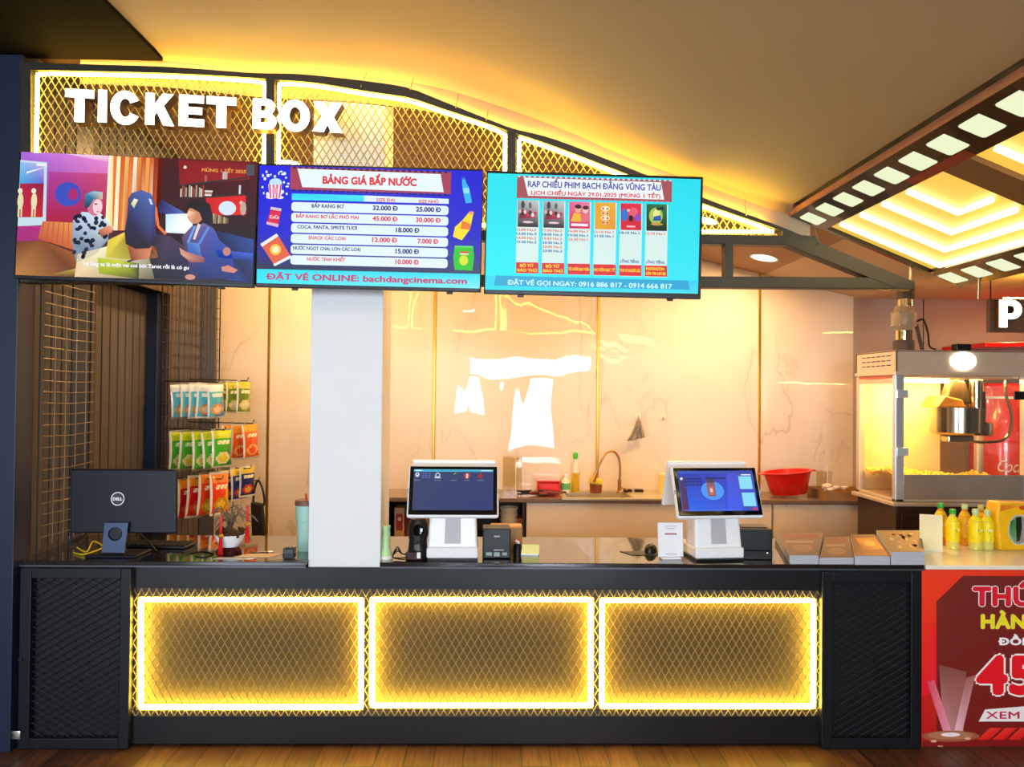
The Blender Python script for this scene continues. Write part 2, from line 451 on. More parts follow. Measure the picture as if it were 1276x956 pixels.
def marble_mat():
    m = bpy.data.materials.new('marble_panel'); m.use_nodes = True; nt = m.node_tree; b = nt.nodes['Principled BSDF']; L = nt.links.new
    tc = nt.nodes.new('ShaderNodeTexCoord')
    mp = nt.nodes.new('ShaderNodeMapping'); mp.inputs['Rotation'].default_value = (0, R(35), 0); mp.inputs['Scale'].default_value = (1.0, 1, 0.45)
    n1 = nt.nodes.new('ShaderNodeTexNoise'); n1.inputs['Scale'].default_value = 1.6; n1.inputs['Detail'].default_value = 7; n1.inputs['Distortion'].default_value = 0.8
    L(tc.outputs['Object'], mp.inputs[0]); L(mp.outputs[0], n1.inputs['Vector'])
    sb = nt.nodes.new('ShaderNodeMath'); sb.operation = 'SUBTRACT'; sb.inputs[1].default_value = 0.5; ab = nt.nodes.new('ShaderNodeMath'); ab.operation = 'ABSOLUTE'
    L(n1.outputs['Fac'], sb.inputs[0]); L(sb.outputs[0], ab.inputs[0])
    cr = nt.nodes.new('ShaderNodeValToRGB'); e = cr.color_ramp.elements
    e[0].position = 0.0; e[0].color = (*hx('#cfbfab'), 1); e[1].position = 0.012; e[1].color = (*hx('#e6d8c4'), 1)
    e2 = cr.color_ramp.elements.new(0.2); e2.color = (*hx('#ecdfcc'), 1)
    L(ab.outputs[0], cr.inputs[0])
    n3 = nt.nodes.new('ShaderNodeTexNoise'); n3.inputs['Scale'].default_value = 0.9
    L(tc.outputs['Object'], n3.inputs['Vector'])
    r3 = nt.nodes.new('ShaderNodeValToRGB'); r3.color_ramp.elements[0].position = 0.45; r3.color_ramp.elements[1].position = 0.62
    L(n3.outputs['Fac'], r3.inputs[0])
    mx = nt.nodes.new('ShaderNodeMix'); mx.data_type = 'RGBA'; mx.inputs[6].default_value = (*hx('#ebdecb'), 1)
    L(r3.outputs[0], mx.inputs[0]); L(cr.outputs[0], mx.inputs[7]); L(mx.outputs[2], b.inputs['Base Color'])
    # the plastic skin of the panels is slightly wavy
    mp2 = nt.nodes.new('ShaderNodeMapping'); mp2.inputs['Scale'].default_value = (2.6, 1, 0.9)
    n2 = nt.nodes.new('ShaderNodeTexNoise'); n2.inputs['Scale'].default_value = 1.0; n2.inputs['Detail'].default_value = 1.5
    bp = nt.nodes.new('ShaderNodeBump'); bp.inputs['Strength'].default_value = 0.5; bp.inputs['Distance'].default_value = 0.02
    L(tc.outputs['Object'], mp2.inputs[0]); L(mp2.outputs[0], n2.inputs['Vector']); L(n2.outputs['Fac'], bp.inputs['Height']); L(bp.outputs[0], b.inputs['Coat Normal'])
    b.inputs['Roughness'].default_value = 0.45; b.inputs['Coat Weight'].default_value = 1.0; b.inputs['Coat Roughness'].default_value = 0.02; b.inputs['Coat IOR'].default_value = 1.55
    return m
m_floor = floor_mat(); m_marble = marble_mat()
m_ceil = M('ceiling_paint', '#a38c70', 0.85, var=0.03, scale=2)
m_ceilback = M('ceiling_paint_back', '#b08f76', 0.8, var=0.03, scale=2)
m_soffit = M('soffit_dark', '#0b0808', 0.9, var=0.1, spec=0.05)
m_navy = M('navy_panel', '#19233a', 0.42, var=0.12, scale=3)
m_hall = M('hall_wall_paint', '#8f8a86', 0.8, var=0.04)
m_rose = M('rose_wall', '#b3a298', 0.6, var=0.03, scale=2)  # right wall section, duller and pinker than the marble
m_slat = M('wood_slat', '#4c4848', 0.6, var=0.35, scale=5, stretch=(6, 6, 0.5))
m_slatgap = M('slat_gap', '#120d0b', 0.8)
m_black = M('black_paint', '#0c0c10', 0.45, var=0.1)
m_gold = M('gold_trim', '#d9a441', 0.3, metal=0.9, var=0.05)
m_white = M('white_plaster', '#e9eaec', 0.55, var=0.02, scale=3)
m_beam = M('dark_bronze_steel', '#3a352b', 0.42, metal=0.3, var=0.15, scale=6)
m_frame = M('charcoal_steel', '#15171d', 0.4, metal=0.25, var=0.12, scale=5)
m_mesh = M('expanded_metal', '#a58d5a', 0.45, metal=0.2, var=0.15)
m_meshdk = M('expanded_metal_dark', '#3b3f4a', 0.35, metal=0.6, var=0.15)
m_led = EM('led_rope', (1.0, 0.70, 0.075), 46.0)
m_ledcove = EM('led_cove', (1.0, 0.54, 0.06), 66.0)
m_lamp = EM('lamp_disc', (1.0, 0.88, 0.7), 9.0)

# ------------------------------------------------------------------ floor, walls, ceilings
Z_TOP = 0.915
YF = 3.80           # front plane of the counter
YB = 6.85           # back wall
struct('floor', B().box2((-5.2, -4.6, -0.06), (6.6, 7.1, 0.0)), m_floor)
struct('wall_back', B().box2((-3.6, YB, 0), (P(1063, 480, YB).x, YB+0.12, 3.9)), m_marble)
struct('wall_back_right', B().box2((P(1063, 480, YB).x, YB, 0), (6.6, YB+0.12, 3.9)), m_rose)
struct('trim_seam', B().box2((P(1150, 400, YB).x, YB-0.004, 1.0), (P(1150, 400, YB).x+0.008, YB, 2.66)), m_beam)
for px in (335, 541, 745, 946):
    X = P(px, 480, YB).x
    struct('trim_gold', B().box2((X-0.012, YB-0.012, 0), (X+0.012, YB, 3.6), 0.003), m_gold)
XL = -2.36
# side wall with timber slats, an opening for the door in it
def slats(b, x, y0, y1, z0, z1, wd=0.1, th=0.022):
    n = max(1, round((y1-y0)/wd)); s = (y1-y0)/n
    for i in range(n): b.box((x, y0+s*(i+0.5), (z0+z1)/2), (th, s-0.011, z1-z0), 0.003, seg=1)
b = B(); b.mi = 1
yd0, yd1, zd = 4.46, 5.52, PX(205, 366, XL).z
b.box2((XL-0.16, 3.86, 0), (XL-0.012, yd0, 3.45)); b.box2((XL-0.16, yd1, 0), (XL-0.012, 6.42, 3.45)); b.box2((XL-0.16, yd0, zd), (XL-0.012, yd1, 3.45))
b.mi = 0
slats(b, XL-0.004, 3.87, 4.26, 0, 3.45); slats(b, XL-0.004, yd1+0.05, 6.1, 0, 3.45); slats(b, XL-0.004, yd0-0.04, yd1, zd+0.05, 3.45)
b.mi = 2
b.box2((XL-0.012, 4.26, 0), (XL+0.012, yd0-0.02, 3.45), 0.004); b.box2((XL-0.012, 6.1, 0), (XL+0.012, 6.42, 3.45), 0.004)
struct('wall_left', b, [m_slat, m_slatgap, m_navy])
b = B(); b.mi = 1
b.box2((XL-0.05, yd0-0.02, 0), (XL+0.02, yd0+0.03, zd+0.06), 0.004); b.box2((XL-0.16, yd1-0.04, 0), (XL+0.02, yd1+0.05, zd+0.06), 0.004); b.box2((XL-0.05, yd0, zd), (XL+0.02, yd1, zd+0.06), 0.004)
b.mi = 2
b.box2((XL-0.155, yd0+0.02, 0), (XL-0.125, yd1, zd)); b.mi = 0
slats(b, XL-0.115, yd0+0.03, yd1-0.12, 0.02, zd-0.01)
b.mi = 3; b.box2((XL-0.125, yd1-0.12, 0), (XL-0.03, yd1-0.03, zd), 0.003)
b.mi = 4; b.box((XL-0.095, yd0+0.12, 1.02), (0.03, 0.02, 0.14), 0.006)
struct('door_1', b, [m_slat, M('door_frame_brown', '#4a3728', 0.5, var=0.2), m_slatgap, m_navy, M('door_handle_steel', '#8c8a86', 0.3, metal=1.0)])
struct('wall_front_left', B().box2((-5.2, 3.74, 0), (P(22, 480, 3.75).x, 3.88, 3.6), 0.004), m_navy)
struct('wall_hall_left', B().box2((-5.3, -4.6, 0), (-5.2, 7.1, 3.9)), m_hall)
struct('wall_right', B().box2((6.6, -4.6, 0), (6.7, 7.1, 3.9)), m_hall)
# unseen rear wall: a window, plus openings shaped for their back-wall reflection
wins = [(-4.6, 0.55, 1.7, 2.3), (-0.85, 2.15, 3.1, 0.62), (-0.85, 1.15, 0.5, 0.96), (0.45, 0.35, 0.95, 1.76)]
b = B(); X0_, X1_ = -5.2, 6.6
xs = sorted({X0_, X1_}|{q for w_ in wins for q in (w_[0], w_[0]+w_[2])}); zs = sorted({0, 3.9}|{q for w_ in wins for q in (w_[1], w_[1]+w_[3])})
for xa_, xb_ in zip(xs[:-1], xs[1:]):
    for za_, zb_ in zip(zs[:-1], zs[1:]):
        xm_, zm_ = (xa_+xb_)/2, (za_+zb_)/2
        if not any(w_[0] < xm_ < w_[0]+w_[2] and w_[1] < zm_ < w_[1]+w_[3] for w_ in wins): b.box2((xa_, -4.6, za_), (xb_, -4.48, zb_))
struct('wall_rear', b, m_hall)
for i, (x, z, ww, hh) in enumerate(wins):
    b = B()
    for xx in (x, x+ww): b.box2((xx-0.03, -4.57, z), (xx+0.03, -4.50, z+hh), 0.005)
    for zz in (z, z+hh): b.box2((x, -4.57, zz-0.03), (x+ww, -4.50, zz+0.03), 0.005)
    b.mi = 1; b.box2((x, -4.545, z), (x+ww, -4.535, z+hh))
    struct('window_%d' % (i+1), b, [m_frame, GLASS('window_glass')])

# main ceiling: swoops down from left to right, then curls to the sign frame
crease = [(100, 60), (203, 61), (300, 62), (400, 62), (480, 66), (530, 76), (590, 92), (687, 134.6), (784, 180), (875, 219), (980, 254), (1010, 248), (1195, 298)]
bandtop = [(100, 72), (203, 76), (330, 89), (420, 93), (480, 99), (530, 106), (590, 121.6), (690, 157), (784, 197), (880, 232), (980, 267), (1010, 262), (1190, 302)]
c3 = smooth_curve([P(x, y, 3.70) for x, y in crease], 5); d3 = smooth_curve([P(x, y, 3.81) for x, y in bandtop], 5)
t = bmesh.new(); rows = []
for dy, src in ((-8.3, c3), (-2.0, c3), (-0.5, c3), (0, c3), (None, d3)):
    rows.append([t.verts.new((p.x, p.y if dy is None else p.y+dy, p.z)) for p in src])
for ra, rb in zip(rows[:-1], rows[1:]):
    for i in range(len(ra)-1): t.faces.new([ra[i], ra[i+1], rb[i+1], rb[i]])
for f in t.faces: f.smooth = True
ext = bmesh.ops.extrude_face_region(t, geom=t.faces[:])
bmesh.ops.translate(t, vec=(0, 0, 0.06), verts=[v for v in ext['geom'] if isinstance(v, bmesh.types.BMVert)])
bmesh.ops.recalc_face_normals(t, faces=t.faces)
b = B(); me = bpy.data.meshes.new('t'); t.to_mesh(me); t.free(); b.bm.from_mesh(me); bpy.data.meshes.remove(me)
struct('ceiling', b, m_ceil)
xe, ze = c3[-1].x, c3[-1].z
struct('ceiling_edge', B().box2((xe-0.01, -4.5, ze), (xe+0.05, 3.72, 3.6)), m_ceil)
struct('ceiling_right', B().box2((xe, -4.5, 3.0), (6.6, 3.9, 3.06)), m_ceil)
sx_, sz_ = P(203, 76, 3.78).x, P(203, 76, 3.78).z
struct('ceiling_soffit', B().prism([(-5.2, -4.5, sz_), (sx_, -4.5, sz_), (sx_, 3.78, sz_), (-5.2, 3.78, sz_)], (0, 0, 0.2)), m_soffit)
# back-room ceiling
prof = [(-3.6, 3.5), (-0.2, 3.5), (1.88, 2.98), (2.43, 2.86), (3.3, 2.655), (6.6, 2.655)]
b = B()
b.prism_strip([(x, 3.83, z) for x, z in prof[:4]], [(x, 3.83, z+0.06) for x, z in prof[:4]], (0, 3.27, 0)); b.mi = 1; b.prism_strip([(x, 3.83, z) for x, z in prof[3:5]], [(x, 3.83, z+0.06) for x, z in prof[3:5]], (0, 3.27, 0)); b.box2((3.3, 3.83, 2.655), (6.6, 7.1, 2.715))
struct('ceiling_back', b, [m_ceilback, M('ceiling_lit_cream', '#d9c4a4', 0.8, var=.03)])  # right end of one ceiling, paler cream standing in for its glow
def back_ceil_z(X):
    for (x0, z0), (x1, z1) in zip(prof[:-1], prof[1:]):
        if x0 <= X <= x1: return z0+(z1-z0)*(X-x0)/(x1-x0)
    return 3.5
# fascia board between ceiling and sign frame
beamtop = [(24, 78), (203, 83), (310, 90.5), (375, 92.4), (440, 99), (479, 104), (511, 110), (553, 126.5), (602, 146), (640, 160.5), (687, 172), (768, 203), (877, 246.5), (982, 286), (1060, 318), (1142, 352)]
bt = smooth_curve([P(x, y, 3.73) for x, y in beamtop], 4)
f0 = [p for p in d3 if p.x < P(1012, 300, 3.81).x]
struct('trim_fascia', B().prism_strip([(p.x, 3.812, p.z+0.03) for p in f0], [(p.x, 3.812, p.z-0.13) for p in f0], (0, 0.012, 0)), m_ceil)
# downlights in the back ceiling
def downlight(X, Y, z, label, power, r=0.085, slope=0.0):
    t = thing('recessed_downlight', label, 'ceiling light', (X, Y, z), rot=(0, slope, 0), group='recessed downlights')
    B().lathe([(r, 0.0), (r+0.018, 0.0), (r+0.018, -0.008), (r, -0.004)], n=28).done('trim_ring', m_white, t)
    B().lathe([(0, -0.002), (r, -0.002)], n=28).done('lens', m_lamp, t)
    L = bpy.data.lights.new('downlight_lamp', 'AREA'); L.shape = 'DISK'; L.size = r*2; L.energy = power; L.color = WARM
    lo = bpy.data.objects.new('downlight_lamp', L); COL.objects.link(lo); lo.parent = t; lo.location = (0, 0, -0.02)
    return t
# visible one: find it on the sloping part
for Yt in [4+0.02*i for i in range(140)]:
    q = P(952, 320, Yt)
    if q.z >= back_ceil_z(q.x): break
downlight(q.x, q.y, back_ceil_z(q.x)-0.003, 'glowing round downlight in the sloping ceiling seen beside the right television', 22, 0.1, math.atan(0.21))
for i, (x, y) in enumerate(BACK_DOWN):
    dl_ = downlight(x, y, back_ceil_z(x)-0.003, ['downlight hidden above the wood wall end of the counter', 'downlight hidden above the white pillar', 'downlight hidden above the sink'][i], BACK_W, 0.085, math.atan(0.25) if x > -0.2 else 0)
    if i == 0:
        for ch in dl_.children:
            if ch.type == 'LIGHT': ch.data.energy = BACK_W*2.1
    if i == 1:
        for ch in dl_.children:
            if ch.type == 'LIGHT': ch.data.energy = BACK_W*1.15; ch.data.color = (1.0, 0.56, 0.15)
downlight(4.6, 5.9, 2.652, 'downlight over the popcorn machine', 14)
for i, (x, y) in enumerate([(-1.0, 1.2), (0.6, 1.0), (-0.6, -1.5), (2.6, 0.4)]):
    L = bpy.data.lights.new('hall_lamp', 'AREA'); L.shape = 'DISK'; L.size = 0.25; L.energy = HALL_W; L.color = (1.0, 0.8, 0.58)
    lo = bpy.data.objects.new('hall_lamp', L); COL.objects.link(lo); lo.location = (x, y, 2.95 if x > 2 else (3.4 if x < -0.2 else 3.05))
# pillar
xp0, xp1 = P(384.5, 650, 3.825).x, P(474.5, 650, 3.825).x
b = B().box2((xp0, 3.825, 0.80), (xp1, 4.12, 3.5), 0.004); tag(struct('pillar', b, m_white), 'square white plastered pillar rising through the dark countertop')
# ------------------------------------------------------------------ sign frame over the counter
YS0, YS1 = 3.73, 3.80
def fr(px, py): p = P(px, py, YS0); return (p.x, p.z)
def frp(pts, y=YS0): return [Vector((x, y, z)) for x, z in [fr(*q) for q in pts]]
sign = thing('arched_sign_frame', 'dark arched steel frame with mesh infill hanging above the counter', 'sign frame', (0, YS0, 0))
L0 = Vector((0, -YS0, 0))
def loc(pts): return [p+L0 for p in pts]
# lower outline of the arch beam (just above the rope light)
inner = [(24, 87), (203, 91), (330, 98), (345, 99.5), (391, 103), (440, 111), (479, 117), (511, 122), (553, 136), (602, 152), (636, 164), (687, 181), (768, 212), (877, 254), (975, 287.5)]
inn = smooth_curve(frp(inner), 4)
def zat(curve, x):
    for a, c in zip(curve[:-1], curve[1:]):
        if a.x <= x <= c.x: return a.z+(c.z-a.z)*(x-a.x)/max(1e-6, c.x-a.x)
    return curve[-1].z if x > curve[-1].x else curve[0].z
btl = [p for p in bt]
N = 60; xa, xb = fr(24, 78)[0], fr(975, 288)[0]
top = [Vector((xa+(xb-xa)*i/N, 0, zat(btl, xa+(xb-xa)*i/N))) for i in range(N+1)]
low = [Vector((p.x, 0, zat(inn, p.x))) for p in top]
B().prism_strip(top, low, (0, YS1-YS0, 0)).done('arch_beam', m_beam, sign)
# sloping end member, horizontal members, posts
q = [fr(*k) for k in ((975, 283), (1140, 351), (1140, 361), (1118, 360), (975, 303))]
B().prism([(x, 0, z) for x, z in q], (0, YS1-YS0, 0), bev=0.003).done('sloping_beam', m_beam, sign)
q = [fr(*k) for k in ((24, 276), (1015, 294), (1030, 306), (24, 290))]
B().prism([(x, 0.002, z) for x, z in q], (0, YS1-YS0-0.004, 0), bev=0.003).done('middle_rail', m_beam, sign)
q = [fr(*k) for k in ((24, 338), (1120, 346), (1142, 360), (24, 352))]
B().prism([(x, 0.002, z) for x, z in q], (0, YS1-YS0-0.004, 0), bev=0.003).done('lower_rail', m_beam, sign)
def post(pxa, pxb, pya, pyb, nm='post'):
    q = [fr(pxa, pya), fr(pxb, pya), fr(pxb, pyb), fr(pxa, pyb)]
    B().prism([(x, 0.003, z) for x, z in q], (0, YS1-YS0-0.006, 0), bev=0.002).done(nm, m_beam, sign)
post(24, 38, 84, 344); post(331, 342, 96, 344); post(632, 643, 160, 346); post(904, 914, 300, 348)
# mesh panels and their rope lights
def upper_poly(pxs, pxe, bottom_y, n=14):
    x0, x1 = fr(pxs, 200)[0], fr(pxe, 200)[0]; zb0, zb1 = fr(pxs, bottom_y)[1], fr(pxe, bottom_y)[1]
    up = [(x0+(x1-x0)*i/n, zat(inn, x0+(x1-x0)*i/n)) for i in range(n+1)]
    return up, [(x1, zb1), (x0, zb0)]
panels = [(40, 331, 278), (343, 632, 283), (644, 968, 291)]
names = ['left', 'middle', 'right']
for k, (a, c, by) in enumerate(panels):
    up, dn = upper_poly(a, c, by)
    if k == 2: dn = [(dn[0][0], min(dn[0][1], up[-1][1]-0.004)), dn[1]]
    b = B(); diamond(b, up+dn, (0, 0.035, 0), (1, 0, 0), (0, 0, 1), (0, 1, 0), 0.037, 0.062, 0.0042, 0.003)
    b.done('mesh_panel', m_mesh, sign)
    # rope follows the outline, just inside
    ins = 0.012
    o = [(x, z-ins) for x, z in up]; o[0] = (o[0][0]+ins, o[0][1]-0.004); o[-1] = (o[-1][0]-ins, o[-1][1]-0.004)
    zb = [(dn[0][0]-ins, dn[0][1]+ins), (dn[1][0]+ins, dn[1][1]+ins)]
    loop = [Vector((x, YS0+0.012, z)) for x, z in o+zb]
    pts = bead_path(loop+[loop[0]], 0.011)[:-1]
    rr = [0.0098 if i % 2 else 0.0082 for i in range(len(pts))]
    bb = B().tube(pts, rr, 8, closed=True)
    o = bb.done('rope_light', m_led, sign, loc=(0, -YS0, 0)); o['label'] = 'glowing white rope light around the mesh'
# hidden light strip lying on top of the arch, shining up to the ceiling
bb = B().tube([Vector((p.x, YS0+0.05, p.z+0.008)) for p in top[2:-1]], 0.006, 6)
tag(bb.done('cove_light_strip', m_ledcove), 'yellow light strip tucked on top of the arched frame below the ceiling', 'light strip')
# suspension wires of the sign frame
for pxx, pyy in ((450, 108), (511, 112), (568, 134), (606, 150), (930, 268), (1020, 305)):
    p = P(pxx, pyy, YS0-0.01); B().tube([p, p+Vector((0.012, 0.07, 0.1))], 0.0022, 6).done('suspension_wire', M('wire_steel', '#c9c4b8', 0.3, metal=1.0), sign, loc=(0, -YS0, 0))

# illuminated letters
m_letter = EM('letter_face', (1.0, 0.93, 0.8), 3.2); m_lside = M('letter_side', '#5a3a1c', 0.5)
def solve_letters():
    return [('T', 80, 119), ('I', 122, 134), ('C', 137, 176), ('K', 180, 218), ('E', 222, 256), ('T', 256, 296), ('B', 314, 346), ('O', 349, 387), ('X', 388, 429)]
sg = thing('illuminated_sign', 'glowing white raised capital lettering mounted on the mesh above the left television', 'sign', (0, 0, 0))
def arcpts(cx, cz, rx, rz, a0, a1, n=14):
    return [(cx+rx*math.cos(R(a0+(a1-a0)*k/n)), cz+rz*math.sin(R(a0+(a1-a0)*k/n))) for k in range(n+1)]
def letter_shapes(ch):
    """heavy grotesk letters in a unit box, as lists of (outer, [holes]) polygons; w=1,h=1"""
    if ch == 'T': return [([(0, 1), (0, .74), (.33, .74), (.33, 0), (.67, 0), (.67, .74), (1, .74), (1, 1)], [])]
    if ch == 'I': return [([(0, 0), (1, 0), (1, 1), (0, 1)], [])]
    if ch == 'E': return [([(0, 0), (1, 0), (1, .25), (.36, .25), (.36, .39), (.92, .39), (.92, .62), (.36, .62), (.36, .75), (.98, .75), (.98, 1), (0, 1)], [])]
    if ch == 'K': return [([(0, 0), (.33, 0), (.33, .3), (.42, .4), (.64, 0), (1.03, 0), (.65, .62), (1.0, 1), (.6, 1), (.33, .66), (.33, 1), (0, 1)], [])]
    if ch == 'X': return [([(0, 0), (.38, 0), (.5, .25), (.62, 0), (1, 0), (.7, .52), (.97, 1), (.62, 1), (.51, .79), (.4, 1), (.03, 1), (.31, .52)], [])]
    if ch == 'O': return [(arcpts(.5, .5, .52, .52, 0, 345, 23), [arcpts(.5, .5, .2, .28, 0, 345, 23)])]
    if ch == 'C':
        return [(arcpts(.5, .5, .52, .52, 28, 332, 22)+[(.66, .36)]+arcpts(.5, .5, .2, .28, 318, 42, 18)+[(.66, .64)], [])]
    if ch == 'B':
        o = [(0, 0), (.6, 0)]+arcpts(.64, .27, .36, .27, -80, 62, 9)+arcpts(.6, .75, .34, .25, -42, 84, 8)+[(.55, 1), (0, 1)]
        return [(o, [[(.34, .22), (.56, .22), (.64, .3), (.56, .39), (.34, .39)], [(.34, .61), (.53, .61), (.6, .69), (.53, .78), (.34, .78)]])]
YL = 3.64
for ch, x0, x1 in solve_letters():
    xm = (x0+x1)/2
    yt = 110+(xm-99)*0.053; yb = 151+(xm-99)*0.0405
    if ch in 'CO': yt -= 0.5; yb += 0.5
    pTL, pBR, pTR = P(x0, yt, YL), P(x1, yb, YL), P(x1, yt, YL)
    ww, hh = (pTR-pTL).length, P(x0, yt, YL).z-P(x0, yb, YL).z
    sl = -0.045
    cu = bpy.data.curves.new('letter', 'CURVE'); cu.dimensions = '2D'; cu.fill_mode = 'BOTH'; cu.extrude = 0.032
    for out, holes in letter_shapes(ch):
        for poly in [out]+holes:
            sp = cu.splines.new('POLY'); sp.points.add(len(poly)-1); sp.use_cyclic_u = True
            for i, (u, v) in enumerate(poly): sp.points[i].co = (u*ww*.93+ww*.035, v*hh+u*ww*sl, 0, 1)
    tmp = bpy.data.objects.new('t', cu); COL.objects.link(tmp); me = bpy.data.meshes.new_from_object(tmp)
    bpy.data.objects.remove(tmp); bpy.data.curves.remove(cu)
    me.materials.clear(); me.materials.append(m_letter); me.materials.append(m_lside)
    for p in me.polygons: p.material_index = 0 if p.normal.z > 0.9 else 1; p.use_smooth = False
    o = bpy.data.objects.new('letter', me); COL.objects.link(o); o.parent = sg
    o.rotation_euler = (R(90), 0, 0); o.location = (pTL.x, YL+0.032, P(x0, yb, YL).z)
sg['text'] = 'TICKET BOX'

# ------------------------------------------------------------------ counter
m_top = M('dark_granite', '#1b1a1c', 0.06, var=0.5, scale=90, coat=0.6, spec=1.0)
m_board = M('bronze_board', '#4a3a18', 0.6, var=0.2, scale=3)
m_panel = M('counter_panel', '#0e1116', 0.35, var=0.2, scale=2.5)
m_edge = M('counter_edge_trim', '#5b5e66', 0.3, metal=0.5)
XC0, XC1 = P(20, 700, YF).x, P(1150, 706, YF).x
YBK = 4.47
ctr = thing('ticket_counter', 'long black service counter with three glowing mesh panels under a dark granite top', 'counter', (0, YF, 0))
LC = Vector((0, -YF, 0))
n0, n1 = xp0-0.003, xp1+0.003
XW = XL+0.022
top_pts = [(XC0, 3.785), (n0, 3.785), (n0, 4.125), (n1, 4.125), (n1, 3.785), (XC1, 3.785), (XC1, YBK), (XW, YBK), (XW, 3.858), (XC0, 3.858)]
B().prism([(x, y-YF, Z_TOP-0.02) for x, y in top_pts], (0, 0, 0.02), bev=0.0025).done('countertop', m_top, ctr)
b = B(); b.box2((XC0, -0.013, Z_TOP-0.03), (n0, -0.001, Z_TOP-0.021)); b.box2((n1, -0.013, Z_TOP-0.03), (XC1, -0.001, Z_TOP-0.021)); b.done('edge_trim', m_edge, ctr)
xg1 = P(163, 800, YF).x; xe0 = P(1022, 800, YF).x
zf = P(600, 735, YF).z; zk = P(600, 893, YF).z
B().box2((xg1, 0.004, zf), (xe0, 0.02, Z_TOP-0.031), 0.002).done('fascia_board', m_panel, ctr)
B().box2((xg1, 0.004, 0.012), (xe0, 0.022, zk), 0.002).done('kick_board', m_panel, ctr)
ropes = [(176, 747, 450, 881), (464, 747, 736, 879), (750, 748, 1013, 880)]
rects = []
for q in ropes:
    a_, c_ = P(q[0], q[1], YF+0.02), P(q[2], q[3], YF+0.02); rects.append((a_.x-.013, c_.z-.013, c_.x+.013, a_.z+.013))
b = B(); xs_ = [xg1-.05]+[v for r_ in rects for v in (r_[0], r_[2])]+[xe0+.05]
for i in range(0, len(xs_), 2): b.box2((xs_[i], 0.012, zk-.02), (xs_[i+1], 0.026, zf+.02))
for r_ in rects: b.box2((r_[0], 0.012, zk-.02), (r_[2], 0.026, r_[1])); b.box2((r_[0], 0.012, r_[3]), (r_[2], 0.026, zf+.02))
b.done('surround_board', M('bronze_grey_board', '#3a352e', 0.5, var=.15), ctr)
for r_ in rects:
    b = B(); x0_, z0_, x1_, z1_ = r_
    b.box2((x0_-.02, 0.058, z0_-.02), (x1_+.02, 0.066, z1_+.02))
    b.box2((x0_-.02, .0262, z0_-.02), (x0_, .058, z1_+.02)); b.box2((x1_, .0262, z0_-.02), (x1_+.02, .058, z1_+.02)); b.box2((x0_, .0262, z0_-.02), (x1_, .058, z0_)); b.box2((x0_, .0262, z1_), (x1_, .058, z1_+.02))
    b.done('backing_board', m_board, ctr)
b = B().box2((XW, 0.6, 0), (XC1-0.01, 0.62, Z_TOP-0.02)); b.box2((XW, 0.12, 0), (XW+0.02, 0.6, Z_TOP-0.02)); b.box2((XC1-0.03, 0.12, 0), (XC1-0.01, 0.6, Z_TOP-0.02)); b.done('carcass', m_panel, ctr)
b = B(); diamond(b, [(xg1, zk-0.004), (xe0, zk-0.004), (xe0, zf+0.004), (xg1, zf+0.004)], (0, 0.008, 0), (1, 0, 0), (0, 0, 1), (0, 1, 0), 0.0375, 0.066, 0.004, 0.003)
b.done('mesh_screen', m_mesh, ctr)
for k, (xa_, ya_, xb_, yb_) in enumerate(ropes):
    A = [P(*q, YF+0.017) for q in ((xa_, ya_), (xb_, ya_), (xb_, yb_), (xa_, yb_))]
    pts = bead_path(A+[A[0]], 0.011)[:-1]
    b = B().tube(pts, [0.0145 if i % 2 else 0.0128 for i in range(len(pts))], 8, closed=True)
    o = b.done('rope_light', m_led, ctr, loc=(0, -YF, 0)); o['label'] = 'glowing rope light rectangle'
# framed mesh boxes at both ends
def mesh_box(name, label, cat, pa, pb, hinge):
    x0, x1 = P(pa, 800, 3.77).x, P(pb, 800, 3.77).x; z1 = Z_TOP-0.032; wv = 0.055
    t = thing(name, label, cat, (x0, 3.766, 0)); W = x1-x0
    b = B()
    b.box2((0, 0, 0.004), (wv, 0.045, z1), 0.004); b.box2((W-wv*0.9, 0, 0.004), (W, 0.045, z1), 0.004)
    b.box2((wv, 0.001, 0.004), (W-wv*0.9, 0.044, 0.055), 0.003); b.box2((wv, 0.001, z1-0.05), (W-wv*0.9, 0.044, z1), 0.003)
    b.done('frame', m_frame, t)
    B().box2((wv, 0.04, 0.05), (W-wv*0.9, 0.05, z1-0.05)).done('back_panel', m_black, t)
    b = B(); diamond(b, [(wv-0.004, 0.05), (W-wv*0.9+0.004, 0.05), (W-wv*0.9+0.004, z1-0.045), (wv-0.004, z1-0.045)], (0, 0.02, 0), (1, 0, 0), (0, 0, 1), (0, 1, 0), 0.062, 0.036, 0.0028, 0.003)
    b.done('mesh_infill', m_meshdk, t)
    if hinge:
        b = B().box((-0.004, -0.004, 0.075), (0.045, 0.006, 0.04), 0.002)
        for dx in (-0.016, 0.008):
            for dz in (-0.012, 0.012): b.lathe([(0, -0.003), (0.004, -0.002), (0.004, 0.002)], (-0.004+dx, -0.008, 0.075+dz), 10, rot=(R(90), 0, 0))
        b.done('hinge', M('bare_steel', '#b9b7ae', 0.35, metal=0.9), t)
        B().lathe([(0, -0.004), (0.01, -0.004), (0.01, 0.004), (0, 0.004)], (0.012, -0.004, 0.44), 14, rot=(R(90), 0, 0)).done('lock', m_black, t)
    return t
mesh_box('swing_gate', 'black framed mesh gate at the left end of the counter, below the computer monitor', 'gate', 24, 162, True)
mesh_box('mesh_cabinet', 'black framed mesh cabinet at the right end of the counter, below the stacked leaflets', 'cabinet', 1024, 1147, False)

